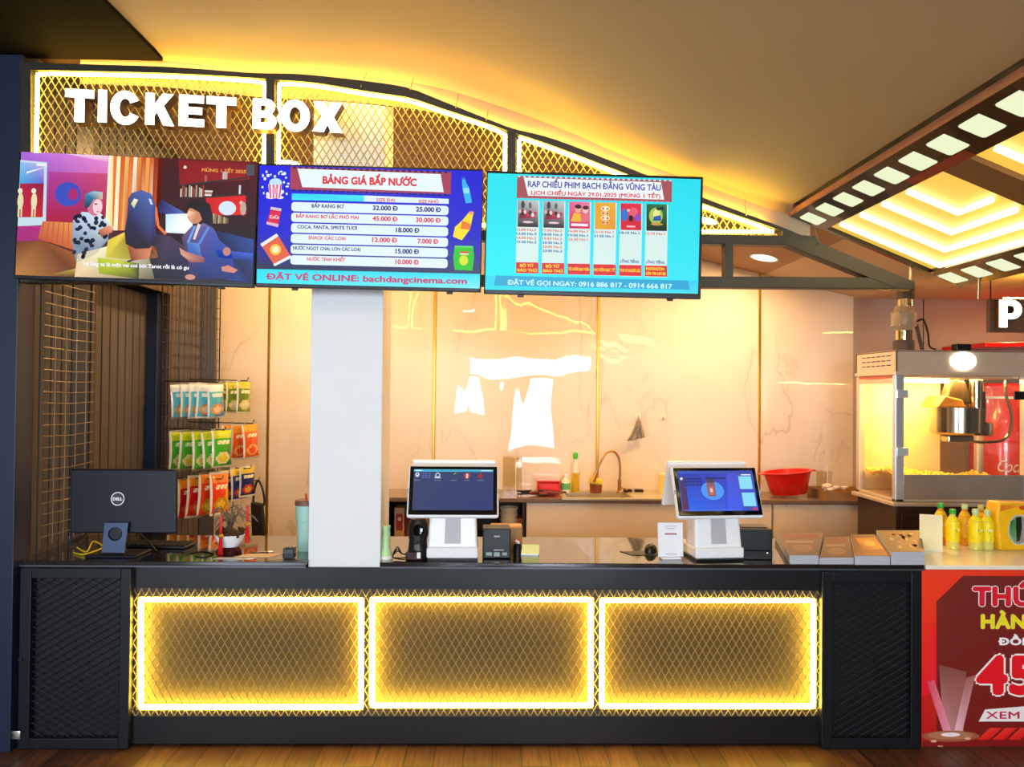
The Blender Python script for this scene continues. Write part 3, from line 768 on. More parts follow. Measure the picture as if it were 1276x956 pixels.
# ------------------------------------------------------------------ film strip ceiling light
m_filmblk = M('film_black', '#120b09', 0.25, var=0.3, coat=0.4); m_rosewood = M('film_red', '#7a1712', 0.3, coat=0.4)
m_perf = M('perforation_glow', '#605c48', 0.5, emit='#e4efc8', estr=1.0)
m_diff = M('diffuser_glow', '#b98420', 0.4, var=0.03, emit=(1.0, 0.66, 0.1), estr=0.75); m_tube = EM('lamp_tube', (1.0, 0.86, 0.45), 7.0)
m_filmbr = M('film_brown', '#6a4a30', 0.35)
oc = P(985, 265, 3.80); ob = P(1196, 354, 3.80)
fu = (ob-oc); fl = fu.length; ang = math.atan2(-fu.z, fu.x)
oc = oc+Vector((0, 0, -.018))
film = thing('film_strip_ceiling_light', 'large glowing ceiling light shaped like a strip of film on the sloping ceiling', 'ceiling light', oc, rot=(0, ang, 0))
# local: +x down the slope, -y towards the camera, z normal (0 = lower face)
Lf = 4.2; bw = 0.185
b = B()
pitch = 0.1865; y0p = -0.05; hw, hh2 = 0.058, 0.034
def film_edge(b, xa, xb, xh0, xh1):
    b.box2((xa, -Lf, 0), (xh0, 0, 0.05)); b.box2((xh1, -Lf, 0), (xb, 0, 0.05))
    yy = 0.0; k = 0
    while True:
        c = y0p-pitch*k-0.035
        if c-hw < -Lf: b.box2((xh0, -Lf, 0), (xh1, yy, 0.05)); break
        b.box2((xh0, c+hw, 0), (xh1, yy, 0.05)); yy = c-hw; k += 1
    return k
film_edge(b, 0.0, bw, 0.035, 0.135); film_edge(b, fl-bw, fl, fl-0.145, fl-0.045)
b.box2((bw, -0.03, 0), (fl-bw, 0, 0.05))
b.done('film_frame', m_filmblk, film)
B().box2((-0.012, -Lf, 0.0), (0, 0.002, 0.03)).done('edge_strip', M('edge_copper', '#b0765a', 0.4), film)
ndiv = [-1.02, -2.1, -3.2]
for yd in ndiv: B().box2((bw, yd-0.16, 0.0), (fl-bw, yd, 0.05), 0.003).done('divider', m_filmbr, film)
B().box2((0.140, -1.22, -0.0015), (bw-0.001, -0.84, -0.0002)).done('red_print', m_rosewood, film)
B().box2((0.005, -0.42, -0.0015), (bw*0.75, -0.12, -0.0002)).done('brown_print', m_filmbr, film) if False else None
k = 0
while y0p-pitch*k-0.035-hw > -Lf:
    c = y0p-pitch*k-0.035
    for xc in (0.085, fl-0.095):
        b = B(); pts = []
        for (qx, qy, a0) in ((0.036, hw-0.014, 0), (-0.036, hw-0.014, 90), (-0.036, -hw+0.014, 180), (0.036, -hw+0.014, 270)):
            for j in range(4): pts.append((xc+qx+0.014*math.cos(R(a0+30*j)), c+qy+0.014*math.sin(R(a0+30*j)), -0.0012))
        b.prism(pts, (0, 0, 0.012)); b.done('perforation_window', m_perf, film)
    k += 1
ye = [0.0]+ndiv
for i in range(4):
    ya_ = (ye[i] - (0.03 if i == 0 else 0.16)); yb_ = ndiv[i] if i < 3 else -Lf
    B().box2((bw, yb_, 0.02), (fl-bw, ya_, 0.035)).done('diffuser', m_diff, film)
    n = 4; dy = (ya_-yb_)/n
    for j in range(n):
        yj = ya_-0.11-j*0.2; xr = fl-bw-0.02-j*0.1
        if i == 0: pts = [(bw+0.02, yj, 0.01), (xr, yj, 0.01), (xr, yb_+0.07, 0.01)]
        else: pts = [(bw+0.02, yj, 0.01), (fl-bw-0.03, yj, 0.01)]
        B().tube(bead_path(pts, 0.1), 0.012, 8).done('lamp_tube', m_tube, film)
for xx, yy in ((0.68, 0.008), (fl-0.02, -0.2)):
    B().box((xx, yy, -0.03), (0.012, 0.008, 0.13), 0.002, rot=(0, R(-20), 0)).done('hanging_clip', M('clip_steel', '#b8a98a', 0.3, metal=0.9), film)
# ------------------------------------------------------------------ televisions
m_scr = AM('screen_picture', 1.0, 0.35); m_print = AM('printed_surface', 0, 0.45); m_printg = AM('printed_gloss', 0, 0.2, coat=0.5)
m_tvb = M('tv_black', '#0b0b0e', 0.3, var=0.1); m_tvg = M('tv_chin', '#2a2c33', 0.3, metal=0.4)
def tv(label, quad, TL, TR, BL, zoom0, zs, draw, Y=3.63):
    """quad: pixel corners of the housing TL,TR,BR,BL; TL/TR/BL: screen corners in artwork coordinates"""
    c = P(sum(q[0] for q in quad)/4, sum(q[1] for q in quad)/4, Y)
    k = Y/F
    Wd = ((quad[1][0]-quad[0][0])+(quad[2][0]-quad[3][0]))/2*k; Hd = ((quad[3][1]-quad[0][1])+(quad[2][1]-quad[1][1]))/2*k
    p0, p1 = P(*quad[0], Y), P(*quad[1], Y); p2, p3 = P(*quad[2], Y), P(*quad[3], Y)
    tilt = -(math.atan2(p1.z-p0.z, p1.x-p0.x)+math.atan2(p2.z-p3.z, p2.x-p3.x))/2
    t = thing('television', label, 'television', c, rot=(0, tilt, 0), group='menu televisions over the counter')
    b = B().box((0, 0.012, 0), (Wd, 0.024, Hd), 0.004); b.box((0, 0.035, -0.05), (Wd*0.7, 0.03, Hd*0.6), 0.008)
    b.done('housing', m_tvb, t)
    B().box((0, -0.002, -Hd/2+0.009), (Wd*0.99, 0.006, 0.016), 0.002).done('chin', m_tvg, t)
    for sx in (-0.33, 0.36): B().box((sx*Wd, 0.02, -Hd/2-0.004), (0.03, 0.012, 0.012), 0.003).done('stand_boss', m_tvb, t)
    B().box((0, 0.068, 0), (0.4, 0.05, 0.3), 0.005).done('wall_bracket', m_frame, t)
    z0x, z0y = zoom0
    def full(q): return (q[0]/zs+z0x, q[1]/zs+z0y)
    a, bb, cc = full(TL), full(TR), full(BL)
    W = (Vector(bb)-Vector(a)).length*k; H = (Vector(cc)-Vector(a)).length*k
    cv = Canvas(TL, TR, BL, W, H)
    draw(cv)
    tlw = P(*a, Y); R2 = Matrix.Rotation(tilt, 3, 'Y'); l = R2.transposed() @ (tlw-c)
    cv.done('screen', m_scr, t, loc=(l.x, -0.0025, l.z))
    return t
def film_still(c):
    W_, H_ = 1250, 720
    c.poly([(28, 18), (1222, 70), (1215, 690), (22, 648)], ['#5a1030', '#1a0408', '#0a1030', '#5a2c14'], 0)
    c.poly([(28, 18), (465, 38), (465, 380), (25, 370)], ['#a96adf', '#f08ad8', '#a01038', '#8a0a3a'], 1)
    c.poly([(28, 18), (250, 28), (465, 70), (465, 38)], ['#c9a0f0', '#f8c8f0', '#e8a0d8', '#ffd8e8'], 2)
    c.poly([(170, 120), (465, 130), (465, 380), (168, 375)], ['#b03a9a', '#d04a7a', '#a01030', '#b00838'], 2)
    c.ell(270, 235, 65, 62, '#3a4cc0', 3, 28); c.ell(297, 236, 24, 30, '#b02068', 4, 20)
    # framed poster with two pale figures
    c.poly([(26, 60), (160, 72), (165, 392), (24, 398)], '#c8e0ea', 3); c.poly([(26, 70), (145, 82), (148, 180), (26, 180)], ['#8ac8f0', '#c0a0f0', '#6a60d0', '#40a8e0'], 4)
    c.poly([(28, 180), (148, 180), (148, 352), (28, 352)], ['#b01848', '#8a1038', '#c81028', '#c01838'], 4)
    for x in (34, 102): 
        c.ell(x, 270, 15, 42, '#e8e0b0', 5); c.ell(x-3, 218, 12, 14, '#f0ead0', 5); c.rect(x-12, 300, x-3, 350, '#e8e0b0', 5); c.rect(x+3, 300, x+10, 350, '#e8e0b0', 5)
    c.poly([(60, 120), (185, 88), (160, 95), (60, 130)], '#f4f4ff', 5); c.rect(108, 78, 160, 92, '#e8f0ff', 5)
    # floor, bench, wall base
    c.poly([(24, 395), (330, 400), (330, 480), (22, 475)], ['#b02888', '#d03090', '#b02060', '#a02878'], 3)
    c.poly([(22, 475), (150, 470), (330, 540), (330, 656), (22, 648)], ['#6a3a1a', '#8a4a20', '#a85a22', '#6a3010', '#c08040'], 4)
    c.poly([(148, 372), (300, 380), (310, 520), (128, 460)], ['#d8784a', '#f09a4a', '#d0602a', '#c85a30'], 5)
    for k in range(6): c.line([(155+k*25, 378), (140+k*28, 470+k*6)], 4, '#b8562a', 6)
    c.poly([(190, 645), (330, 612), (345, 625), (300, 655)], ['#8a6a20', '#c8b050', '#b09040', '#604010'], 6)
    # curtains
    c.poly([(465, 38), (735, 50), (735, 420), (465, 420)], ['#e87a3a', '#7a1a10', '#5a1008', '#f8a03a'], 2)
    cols = ['#ffd890', '#f07a28', '#fff0c0', '#d85a18', '#f8c070', '#e86a20', '#fff4d8', '#f09038', '#c84a18', '#f8a848', '#d86020', '#8a2a12']
    for k in range(12): 
        x = 468+k*21; c.poly([(x, 40+k*.9), (x+19, 41+k*.9), (x+15, 420), (x-6, 420)], [cols[k], cols[k], cols[(k+4) % 12], cols[k]], 3)
    c.poly([(468, 38), (492, 39), (498, 400), (464, 400)], ['#fff8e8', '#ffe0a0', '#ffe070', '#fff8d0'], 4)
    # dark red room on the right with shelves
    c.poly([(705, 48), (1222, 70), (1215, 480), (720, 470)], ['#4a0a0a', '#5a0810', '#14060c', '#2a0610'], 2)
    c.poly([(820, 60), (1180, 72), (1180, 160), (830, 190)], ['#8a0c14', '#7a0a12', '#a01018', '#900c10'], 3)
    c.poly([(960, 245), (1175, 238), (1175, 350), (985, 350)], ['#d01014', '#e01418', '#f02818', '#c80c10'], 3)
    c.line([(820, 192), (1160, 152)], 9, '#3a2a2a', 5); c.line([(850, 258), (1190, 236)], 9, '#3a2424', 5); c.line([(1000, 350), (1190, 345)], 8, '#2a1418', 5)
    c.line([(1165, 120), (1175, 350)], 8, '#20202a', 5)
    for k in range(14):
        x = 835+k*8.6; hh = 44+6*((k*7) % 4)
        c.rect(x, 252-hh, x+6.5, 250, ['#e8d8c8', '#b04030', '#6a5a58', '#d0a080', '#403038', '#c8c0b8'][k % 6], 6)
    for k in range(3): c.rect(958, 217+k*10, 998-k*3, 225+k*10, ['#e8e0d8', '#c0907a', '#f0f0f0'][k], 6)
    for k in range(9): c.rect(1003+k*9, 335+k*3, 1010+k*9, 386, ['#c8b890', '#a08860', '#705838'][k % 3], 6)
    c.ell(1075, 308, 44, 36, '#d8e8ff', 6, 24); c.ell(1155, 310, 16, 34, '#c8a898', 6); c.ell(1143, 280, 8, 10, '#d8c0b0', 6)
    c.rect(1130, 190, 1140, 236, '#d0d8e8', 6); c.rect(1165, 85, 1205, 140, '#4a5058', 6); c.ell(855, 98, 8, 8, '#ffe8e0', 6)
    c.rect(955, 140, 968, 172, '#a06048', 6); c.rect(1045, 120, 1070, 160, '#c8b0a8', 6)
    c.text(1052, 116, 'MÙNG 1 TẾT 2025', 17, 225, '#f0a040', 7, 0.03)
    # lamp shade / white box
    c.poly([(765, 338), (870, 335), (900, 350), (905, 440), (768, 432)], ['#bfe8ff', '#ffffff', '#d0f0ff', '#f8ffff', '#e0f8ff'], 6)
    c.poly([(735, 260), (860, 330), (820, 345), (720, 330)], ['#1a2050', '#5a70c8', '#4a50a8', '#20184a'], 4)
    # man in a patterned shirt
    c.poly([(300, 370), (345, 325), (440, 335), (485, 380), (480, 470), (420, 540), (325, 585), (300, 480)], ['#98b4d8', '#c8dcf4', '#e8f0fa', '#d8e4ee', '#8098b0', '#6a8090', '#8aa0b4', '#7890a8'], 7)
    random.seed(3)
    for k in range(46):
        x, y = random.uniform(308, 470), random.uniform(345, 560)
        if y > 480 and x > 430-(y-480)*.8: continue
        c.ell(x, y, random.uniform(8, 13), random.uniform(8, 14), '#141c34', 8, 8, rot=random.random()*3)
    c.poly([(430, 420), (480, 395), (505, 398), (500, 430), (445, 452)], ['#c86848', '#f0a080', '#ffc8a0', '#e08060', '#a04830'], 10)
    c.ell(408, 292, 40, 54, '#d0788a', 9, 20); c.ell(422, 300, 24, 40, '#f8d0d8', 10, 16)
    c.poly([(355, 285), (360, 235), (395, 220), (445, 225), (447, 262), (400, 262), (380, 300), (362, 310)], ['#10486a', '#2a88b8', '#60c8f0', '#c8d8d0', '#f0b080', '#2a6a88', '#18384a', '#102838'], 11)
    c.line([(405, 285), (420, 287)], 6, '#40202a', 11); c.line([(418, 325), (432, 325)], 4, '#a03848', 11)
    # table
    c.poly([(330, 540), (480, 500), (800, 560), (800, 672), (318, 656)], ['#e8d8b0', '#f8f0c8', '#3a3020', '#181410', '#f0d0a0'], 7)
    c.poly([(430, 560), (540, 570), (640, 590), (640, 668), (440, 640)], ['#b8d020', '#d0d838', '#485010', '#202408', '#a0b010'], 8)
    c.line([(580, 580), (700, 545), (780, 520)], 9, '#2a2018', 9); c.poly([(710, 530), (775, 515), (782, 545), (715, 560)], '#4a4028', 9)
    # woman seen from behind, long dark hair, yellow top
    c.poly([(480, 470), (560, 430), (590, 440), (700, 470), (715, 560), (600, 570), (470, 560)], ['#e8c838', '#f8d840', '#a88020', '#e0a020', '#6a3018', '#c8a828', '#d8d040'], 10)
    c.poly([(580, 500), (720, 500), (735, 560), (600, 575)], ['#a04828', '#e08050', '#f0a070', '#8a3a20'], 11)
    c.poly([(575, 260), (590, 230), (640, 215), (690, 235), (712, 290), (715, 400), (730, 470), (690, 512), (620, 515), (570, 490), (562, 430), (572, 350)],
           ['#2a3060', '#4a58a0', '#5060a8', '#5068b0', '#3a4898', '#2c3478', '#402038', '#2a1828', '#201426', '#241420', '#382838', '#202858'], 12)
    c.poly([(590, 285), (605, 258), (625, 265), (605, 308)], ['#e8e090', '#fff8d8', '#f0f0e0', '#d0d080'], 13); c.poly([(677, 258), (690, 262), (700, 290), (688, 288)], '#d8e0f0', 13)
    c.line([(712, 300), (730, 400), (770, 440)], 14, '#f07a3a', 11)
    # dark shoulder, blue flare
    c.poly([(715, 440), (790, 450), (860, 500), (900, 560), (900, 672), (720, 668), (690, 560)], ['#2a2038', '#4a3a58', '#5a4038', '#2a2048', '#141030', '#0a0a1c', '#20141c'], 11)
    # woman in dungarees
    c.poly([(850, 455), (900, 400), (960, 385), (1010, 410), (1040, 470), (1100, 520), (1130, 672), (900, 668), (880, 560)], ['#5a4878', '#6a5890', '#8070a8', '#5a58a8', '#3a50b0', '#2a48b8', '#1a2878', '#182058', '#383060'], 13)
    c.poly([(880, 480), (940, 490), (960, 585), (885, 560)], ['#4a78c8', '#5a90e0', '#2a4aa0', '#3058a8'], 14); c.line([(915, 400), (882, 485)], 12, '#6aa0f0', 14); c.line([(985, 405), (940, 490)], 12, '#5a90e0', 14)
    c.poly([(840, 510), (875, 530), (965, 560), (970, 585), (900, 585), (850, 545)], ['#e09a88', '#d08068', '#b06058', '#8a4a58', '#a05050', '#e8a890'], 15)
    c.ell(915, 340, 40, 48, '#d08a68', 14, 18); c.poly([(880, 320), (872, 345), (884, 352), (890, 378), (915, 380), (920, 330)], ['#f8d0a0', '#ffe0b8', '#f0b088', '#e8a880', '#c07858', '#e0a078'], 15)
    c.poly([(870, 305), (880, 275), (930, 265), (985, 285), (1005, 350), (1010, 405), (960, 385), (935, 330), (900, 310)], ['#0c080c', '#1a1014', '#201418', '#180e14', '#140c14', '#201828', '#140c12', '#0c080a', '#100a0c'], 16)
    c.poly([(930, 385), (945, 395), (918, 470), (908, 465)], '#e8d8d0', 16)
    c.poly([(1010, 420), (1215, 470), (1215, 690), (1080, 672)], ['#14204a', '#2a4aa0', '#101a50', '#1a48b0'], 12); c.poly([(1020, 520), (1213, 540), (1213, 580), (1040, 560)], ['#2a50c8', '#3a68e0', '#1a3080', '#2040a8'], 13)
    c.ell(1080, 530, 20, 22, '#c88078', 16); c.poly([(1055, 610), (1090, 600), (1140, 625), (1120, 640), (1060, 630)], '#d88878', 16); c.ell(900, 660, 26, 14, '#d89080', 17)
    c.text(625, 600, 'Và ông ta là một vai coi bói Tarot rồi là có gu', 19, 535, '#f4f8ff', 18, 0.035)
def price_board(c):
    c.poly([(38, 48), (1234, 77), (1228, 722), (35, 680)], ['#1418d8', '#1010c8', '#20305a', '#101838'], 0)
    c.poly([(38, 48), (1234, 77), (1232, 440), (36, 410)], ['#1414e8', '#1010d8', '#1216c8', '#1414d0'], 1)
    c.poly([(36, 410), (1232, 440), (1229, 635), (35, 605)], ['#1414d0', '#1216c8', '#3a4060', '#20243c'], 1)
    c.poly([(35, 606), (1229, 634), (1228, 715), (35, 682)], ['#10e0f0', '#20e0f8', '#80f0ff', '#20e8ff'], 2)
    c.poly([(203, 55), (1066, 82), (1064, 202), (203, 178)], '#a83a58', 2)
    for k in range(26):
        x = 215+k*32.5; y = 62+k*.95; c.rect(x, y-6, x+17, y+4, '#12124a', 3); c.rect(x, y+116, x+17, y+126, '#12124a', 3)
    c.poly([(240, 66), (1008, 94), (1026, 192), (268, 166)], '#e8f8fc', 4)
    c.text(628, 132, 'BẢNG GIÁ BẮP NƯỚC', 40, 505, '#e01830', 5, 0.045)
    c.poly([(213, 200), (600, 210), (600, 243), (213, 235)], ['#20d8f0', '#40e8ff', '#30e0f8', '#40e8ff'], 3); c.poly([(600, 210), (1054, 228), (1054, 255), (600, 243)], '#e0f4fc', 3)
    c.text(715, 234, 'SIZE ĐẠI', 17, 100, '#e02848', 5, 0.03); c.text(946, 242, 'SIZE NHỎ', 17, 108, '#e02848', 5, 0.03)
    rows = [('BẮP RANG BƠ', '32.000 Đ', '25.000 Đ', 1, 170), ('BẮP RANG BƠ LẮC PHÔ MAI', '45.000 Đ', '30.000 Đ', 0, 335), ('COCA, FANTA, SPRITE TƯƠI', '18.000 Đ', None, 1, 320), ('SNACK CÁC LOẠI', '12.000 Đ', '7.000 Đ', 0, 200), ('NƯỚC NGỌT CHAI, LON CÁC LOẠI', '15.000 Đ', None, 1, 360), ('NƯỚC TINH KHIẾT', '10.000 Đ', None, 0, 205)]
    xc = [405, 405, 405, 405, 405, 403]
    for k, (a, p1, p2, dk, wd) in enumerate(rows):
        y0 = 263+k*57.3; col = '#1a1a80' if dk else '#e03050'
        yc = y0+9.5
        c.rect(212, y0-18+11, 1054, y0+34+9, '#e4f6fc', 3, 16)
        c.text(xc[k], y0+5, a, 19, wd, col, 5, 0.03)
        if p2: c.text(714, y0+15, p1, 25, 135, col, 5, 0.04); c.text(946, y0+22, p2, 25, 134 if len(p2) > 7 else 112, col, 5, 0.04)
        else: c.text(836, y0+19, p1, 25, 126, col, 5, 0.04)
    c.text(625, 658, 'ĐẶT VÉ ONLINE: bachdangcinema.com', 33, 1070, '#c03a70', 5, 0.035)
    # popcorn bucket
    c.poly([(86, 150), (160, 152), (152, 228), (96, 226)], '#f0e8f8', 4)
    for k in range(4): c.poly([(90+k*20, 152), (99+k*20, 152), (104+k*15, 227), (97+k*15, 227)], '#e04868', 5)
    c.ell(122, 186, 17, 17, '#e8a0c0', 6); c.ell(125, 142, 34, 24, '#bfe8f8', 3); c.ell(100, 220, 26, 10, '#f0e8f8', 4); c.ell(150, 222, 20, 8, '#f0e8f8', 4)
    random.seed(5)
    for k in range(30): c.ell(random.uniform(55, 195), random.uniform(75, 210), random.uniform(4, 10), random.uniform(5, 10), '#e8f4ff', 3, 7)
    # drink can
    c.poly([(106, 272), (160, 282), (142, 382), (80, 366)], '#e01848', 4); c.poly([(104, 272), (160, 282), (157, 296), (98, 286)], '#d8c8d8', 5); c.poly([(82, 352), (146, 366), (142, 382), (80, 366)], '#e8b8c8', 5)
    c.text(122, 326, 'CoCa', 19, 50, '#fff0f4', 6, 0.02)
    # snack bag
    c.poly([(52, 475), (140, 420), (218, 545), (130, 590)], '#e8603a', 4); c.poly([(50, 472), (136, 416), (146, 430), (60, 488)], '#e8f0f8', 5); c.poly([(120, 582), (212, 532), (220, 546), (130, 592)], '#e8f0f8', 5)
    c.ell(132, 503, 30, 30, '#f8c838', 5); c.ell(132, 503, 18, 18, '#f8f0c8', 6)
    # bottles
    c.poly([(1125, 112), (1140, 115), (1146, 140), (1164, 170), (1180, 248), (1146, 252), (1128, 180), (1124, 140)], '#28b8f0', 4); c.poly([(1130, 170), (1160, 168), (1166, 196), (1136, 200)], '#90e0ff', 5); c.rect(1122, 110, 1142, 122, '#2060d0', 5)
    c.poly([(1165, 300), (1188, 306), (1180, 350), (1172, 392), (1128, 452), (1080, 432), (1090, 380), (1128, 345)], '#f8e020', 4); c.poly([(1128, 345), (1176, 365), (1172, 395), (1120, 390)], '#f08020', 5); c.rect(1166, 296, 1190, 312, '#f0a080', 5)
    # green snack bag
    c.poly([(1090, 482), (1190, 484), (1196, 540), (1188, 616), (1092, 612), (1084, 545)], '#28c828', 4); c.rect(1118, 512, 1168, 520, '#e03020', 5); c.rect(1120, 522, 1166, 530, '#f8f0c0', 5); c.ell(1140, 560, 24, 28, '#d8e830', 5); c.rect(1092, 482, 1190, 492, '#60e060', 5)
def showtimes(c):
    c.poly([(35, 48), (1212, 78), (1195, 712), (22, 690)], ['#20e4f0', '#18e0f0', '#30e8f8', '#10f0f8'], 0)
    c.poly([(24, 615), (1198, 640), (1195, 712), (22, 690)], ['#20d8f0', '#28d0f0', '#40e0f8', '#18e0f0'], 1)
    c.poly([(80, 612), (1140, 640), (1150, 690), (70, 668)], '#20a8d8', 2)
    c.poly([(196, 62), (1052, 84), (1050, 204), (193, 184)], '#a85058', 2)
    for k in range(30):
        x = 200+k*28.8; y = 66+k*.72; c.rect(x, y-4, x+14, y+4, '#c8e8f0', 3); c.rect(x, y+112, x+14, y+120, '#d04050', 3)
    c.poly([(232, 72), (990, 96), (1008, 192), (256, 172)], '#f0f8fa', 4)
    c.text(622, 116, 'RẠP CHIẾU PHIM BẠCH ĐẰNG VŨNG TÀU', 34, 735, '#1830a8', 5, 0.025)
    c.text(630, 164, 'LỊCH CHIẾU NGÀY 29.01.2025 (MÙNG 1 TẾT)', 22, 715, '#e02838', 5, 0.03)
    times = [['12:00 No.2', '13:00 No.3', '14:30 No.2', '15:30 No.3'], ['17:00 No.2', '18:00 No.3', '19:30 No.2', '20:30 No.3', '22:00 No.2', '23:00 No.3'], ['16:00 No.1', '19:50 No.1', '22:20 No.1'], ['15:10 No.1', '21:50 No.1'], ['18:10 No.1'], ['12:10 No.1']]
    foot = [('BỘ TỨ', 'BÁO THỦ'), ('BỘ TỨ', 'BÁO THỦ'), ('YÊU NHẦM BẠN THÂN',), ('NỤ HÔN BẠC TỶ',), ('TOM VÀ NGƯỜI CÁC',), ('PADDINGTON', 'LÊN TRI LIM RE')]
    for k in range(6):
        x0 = 194+k*142; y0 = 196+k*4
        c.rect(x0-1, y0+2, x0+122, y0+405, '#d8f0ea', 3)
        cx = x0+62; w2, top, bot = 57, y0, y0+148
        if k < 2:
            c.poly([(cx-w2, top), (cx+w2, top+2), (cx+w2, bot+2), (cx-w2, bot)], ['#a8b0b8', '#c8d0c8', '#141014', '#1a0c10'], 4)
            c.poly([(cx-40, top+50), (cx+48, top+60), (cx+40, top+100), (cx-50, top+105)], ['#3a3038', '#e0a0b0', '#c02848', '#802038'], 5)
            for j in range(7): c.ell(cx-44+j*14, top+62+(j*13 % 22), 9, 12, ['#d8b0a8', '#2a2028', '#e8d0c8', '#c03858', '#302830', '#f0e0e0', '#b04058'][j], 6, 8)
            c.ell(cx-28, top+26, 11, 22, '#403a40', 5, 8); c.ell(cx+12, top+30, 8, 18, '#5a5a60', 5, 8); c.ell(cx, top+122, 30, 6, '#f0c8d0', 6)
        elif k == 2:
            c.poly([(cx-w2, top), (cx+w2, top+2), (cx+w2, bot+2), (cx-w2, bot)], ['#e86a98', '#f080a8', '#e0205a', '#c81850'], 4); c.ell(cx-8, top+42, 17, 20, '#e8b090', 6); c.ell(cx+32, top+48, 15, 18, '#f0c8b0', 6); c.ell(cx-8, top+28, 18, 12, '#301818', 7); c.ell(cx+34, top+34, 17, 11, '#401c20', 7)
            c.poly([(cx-50, top+110), (cx-30, top+62), (cx+6, top+66), (cx+10, top+112)], '#f0b828', 5); c.poly([(cx+8, top+112), (cx+16, top+70), (cx+50, top+70), (cx+52, top+112)], '#e87080', 5); c.rect(cx-46, bot-26, cx+46, bot-12, '#fff0f4', 6)
        elif k == 3:
            c.poly([(cx-w2, top), (cx+w2, top+2), (cx+w2, bot+2), (cx-w2, bot)], ['#e8a828', '#f0b030', '#e89818', '#f0a820'], 4)
            for j in range(4): c.ell(cx, top+34+j*26, 26-2*(j % 2), 13, ['#fff0d0', '#f8c890', '#ffe8c8', '#f0b070'][j], 5, 12); c.ell(cx-12, top+34+j*26, 6, 6, '#b05820', 6, 8); c.ell(cx+12, top+36+j*26, 6, 6, '#b05820', 6, 8)
        elif k == 4:
            c.poly([(cx-w2, top), (cx+w2, top+2), (cx+w2, bot+2), (cx-w2, bot)], ['#e01838', '#e82848', '#d01030', '#d81838'], 4); c.ell(cx-36, top+66, 20, 34, '#2a70d0', 5); c.ell(cx+14, top+50, 26, 26, '#f05878', 5); c.ell(cx+38, top+80, 18, 22, '#8a48c0', 5); c.ell(cx, top+84, 12, 18, '#181018', 6); c.ell(cx-14, top+40, 8, 8, '#f8c0a0', 6); c.rect(cx-24, bot-24, cx+24, bot-14, '#ffb0c0', 6)
        else:
            c.poly([(cx-w2, top), (cx+w2, top+2), (cx+w2, bot+2), (cx-w2, bot)], ['#1a6a40', '#208048', '#08180c', '#0a2010'], 4); c.ell(cx-4, top+66, 38, 46, '#a8c850', 5); c.ell(cx, top+60, 20, 30, '#e8e890', 6); c.poly([(cx-16, top+70), (cx+22, top+62), (cx+26, top+92), (cx-20, top+94)], '#2858a8', 7); c.poly([(cx-6, top+24), (cx+34, top+14), (cx+44, top+30), (cx+6, top+36)], '#182028', 7); c.ell(cx+2, top+112, 34, 8, '#c89838', 6)
        for j, tt in enumerate(times[k]):
            c.text(cx-8, y0+164+j*22.5, tt, 13, 108, ['#e05848', '#2040a0'][j % 2] if k != 4 else '#2040a0', 5, 0.03)
        if k > 3: c.text(cx-8, y0+322, 'LỒNG TIẾNG', 15, 104, '#2040a0', 5, 0.03)
        fy = y0+343-k*.5
        c.poly([(x0-3, fy), (x0+120, fy+2), (x0+120, fy+62), (x0-3, fy+60)], '#e02020', 4)
        f = foot[k]
        if len(f) == 2: c.text(cx-8, fy+18, f[0], 15, 72 if k < 2 else 100, '#ffe020', 5, 0.04); c.text(cx-4, fy+44, f[1], 15, 108, '#ffe020', 5, 0.04)
        else: c.text(cx-4, fy+31, f[0], 16, 114, '#ffd820', 5, 0.04)
    c.text(600, 660, 'ĐẶT VÉ GỌI NGAY: 0916 886 817 - 0914 666 817', 27, 905, '#c8f8ff', 5, 0.03)
tv('television showing a film scene of three people in a red room', [(25, 188), (318, 203), (317, 357), (22, 348)], (28, 18), (1222, 70), (22, 648), (20, 185), 4.116, film_still)
tv('television with the snack and drink price list on a blue screen', [(322, 203), (601, 211), (600, 364), (320, 358)], (38, 48), (1234, 77), (35, 682), (315, 195), 4.325, price_board)
tv('television with the showtimes on a turquoise screen', [(606, 212), (878, 219), (875, 374), (602, 366)], (35, 48), (1212, 78), (22, 690), (600, 205), 4.4, showtimes)
# ------------------------------------------------------------------ things on the ticket counter
def onc(px, py, z=Z_TOP): return PZ(px, py, z)
m_mon = M('monitor_plastic', '#050b18', 0.4, var=0.15, spec=0.3); m_stand = M('monitor_stand', '#3c4a6a', 0.35, metal=0.3)
m_wh = M('white_plastic', '#eef0f4', 0.3, var=0.02); m_gry = M('grey_plastic', '#b4b4ba', 0.45); m_blk = M('black_plastic', '#111114', 0.35, var=0.15)
m_cable = M('black_cable', '#0c0c0e', 0.5); m_steel = M('brushed_steel', '#b9b3a8', 0.28, metal=1.0, var=0.1, stretch=(1, 1, 20)); m_card = M('cardboard', '#b58a5c', 0.8)
# computer monitor seen from behind
p = onc(146, 692); k = p.y/F
t = thing('computer_monitor', 'dark computer monitor seen from behind at the left end of the counter', 'monitor', p)
Wm, zb_, zt_ = 131*k, 27*k, 105*k
b = B(); b.prism([(-62*k, 0.02, zt_), (68*k, 0.02, zt_), (71*k, 0.0, zb_), (-58*k, 0.0, zb_)], (0, 0.028, 0.0), bev=0.006)
b.done('housing', m_mon, t)
B().prism([(-43*k, 0.0155, zt_-0.028), (47*k, 0.0155, zt_-0.028), (47*k, 0.0155, zt_-0.022), (-43*k, 0.0155, zt_-0.022)], (0, 0.006, 0)).done('vent_slot', m_black, t)
B().prism([(-60*k, 0.05, zt_-0.012), (66*k, 0.05, zt_-0.012), (68*k, 0.03, zb_+0.02), (-56*k, 0.03, zb_+0.02)], (0, 0.001, 0)).done('screen', M('dark_screen', '#0a0a10', 0.1), t)
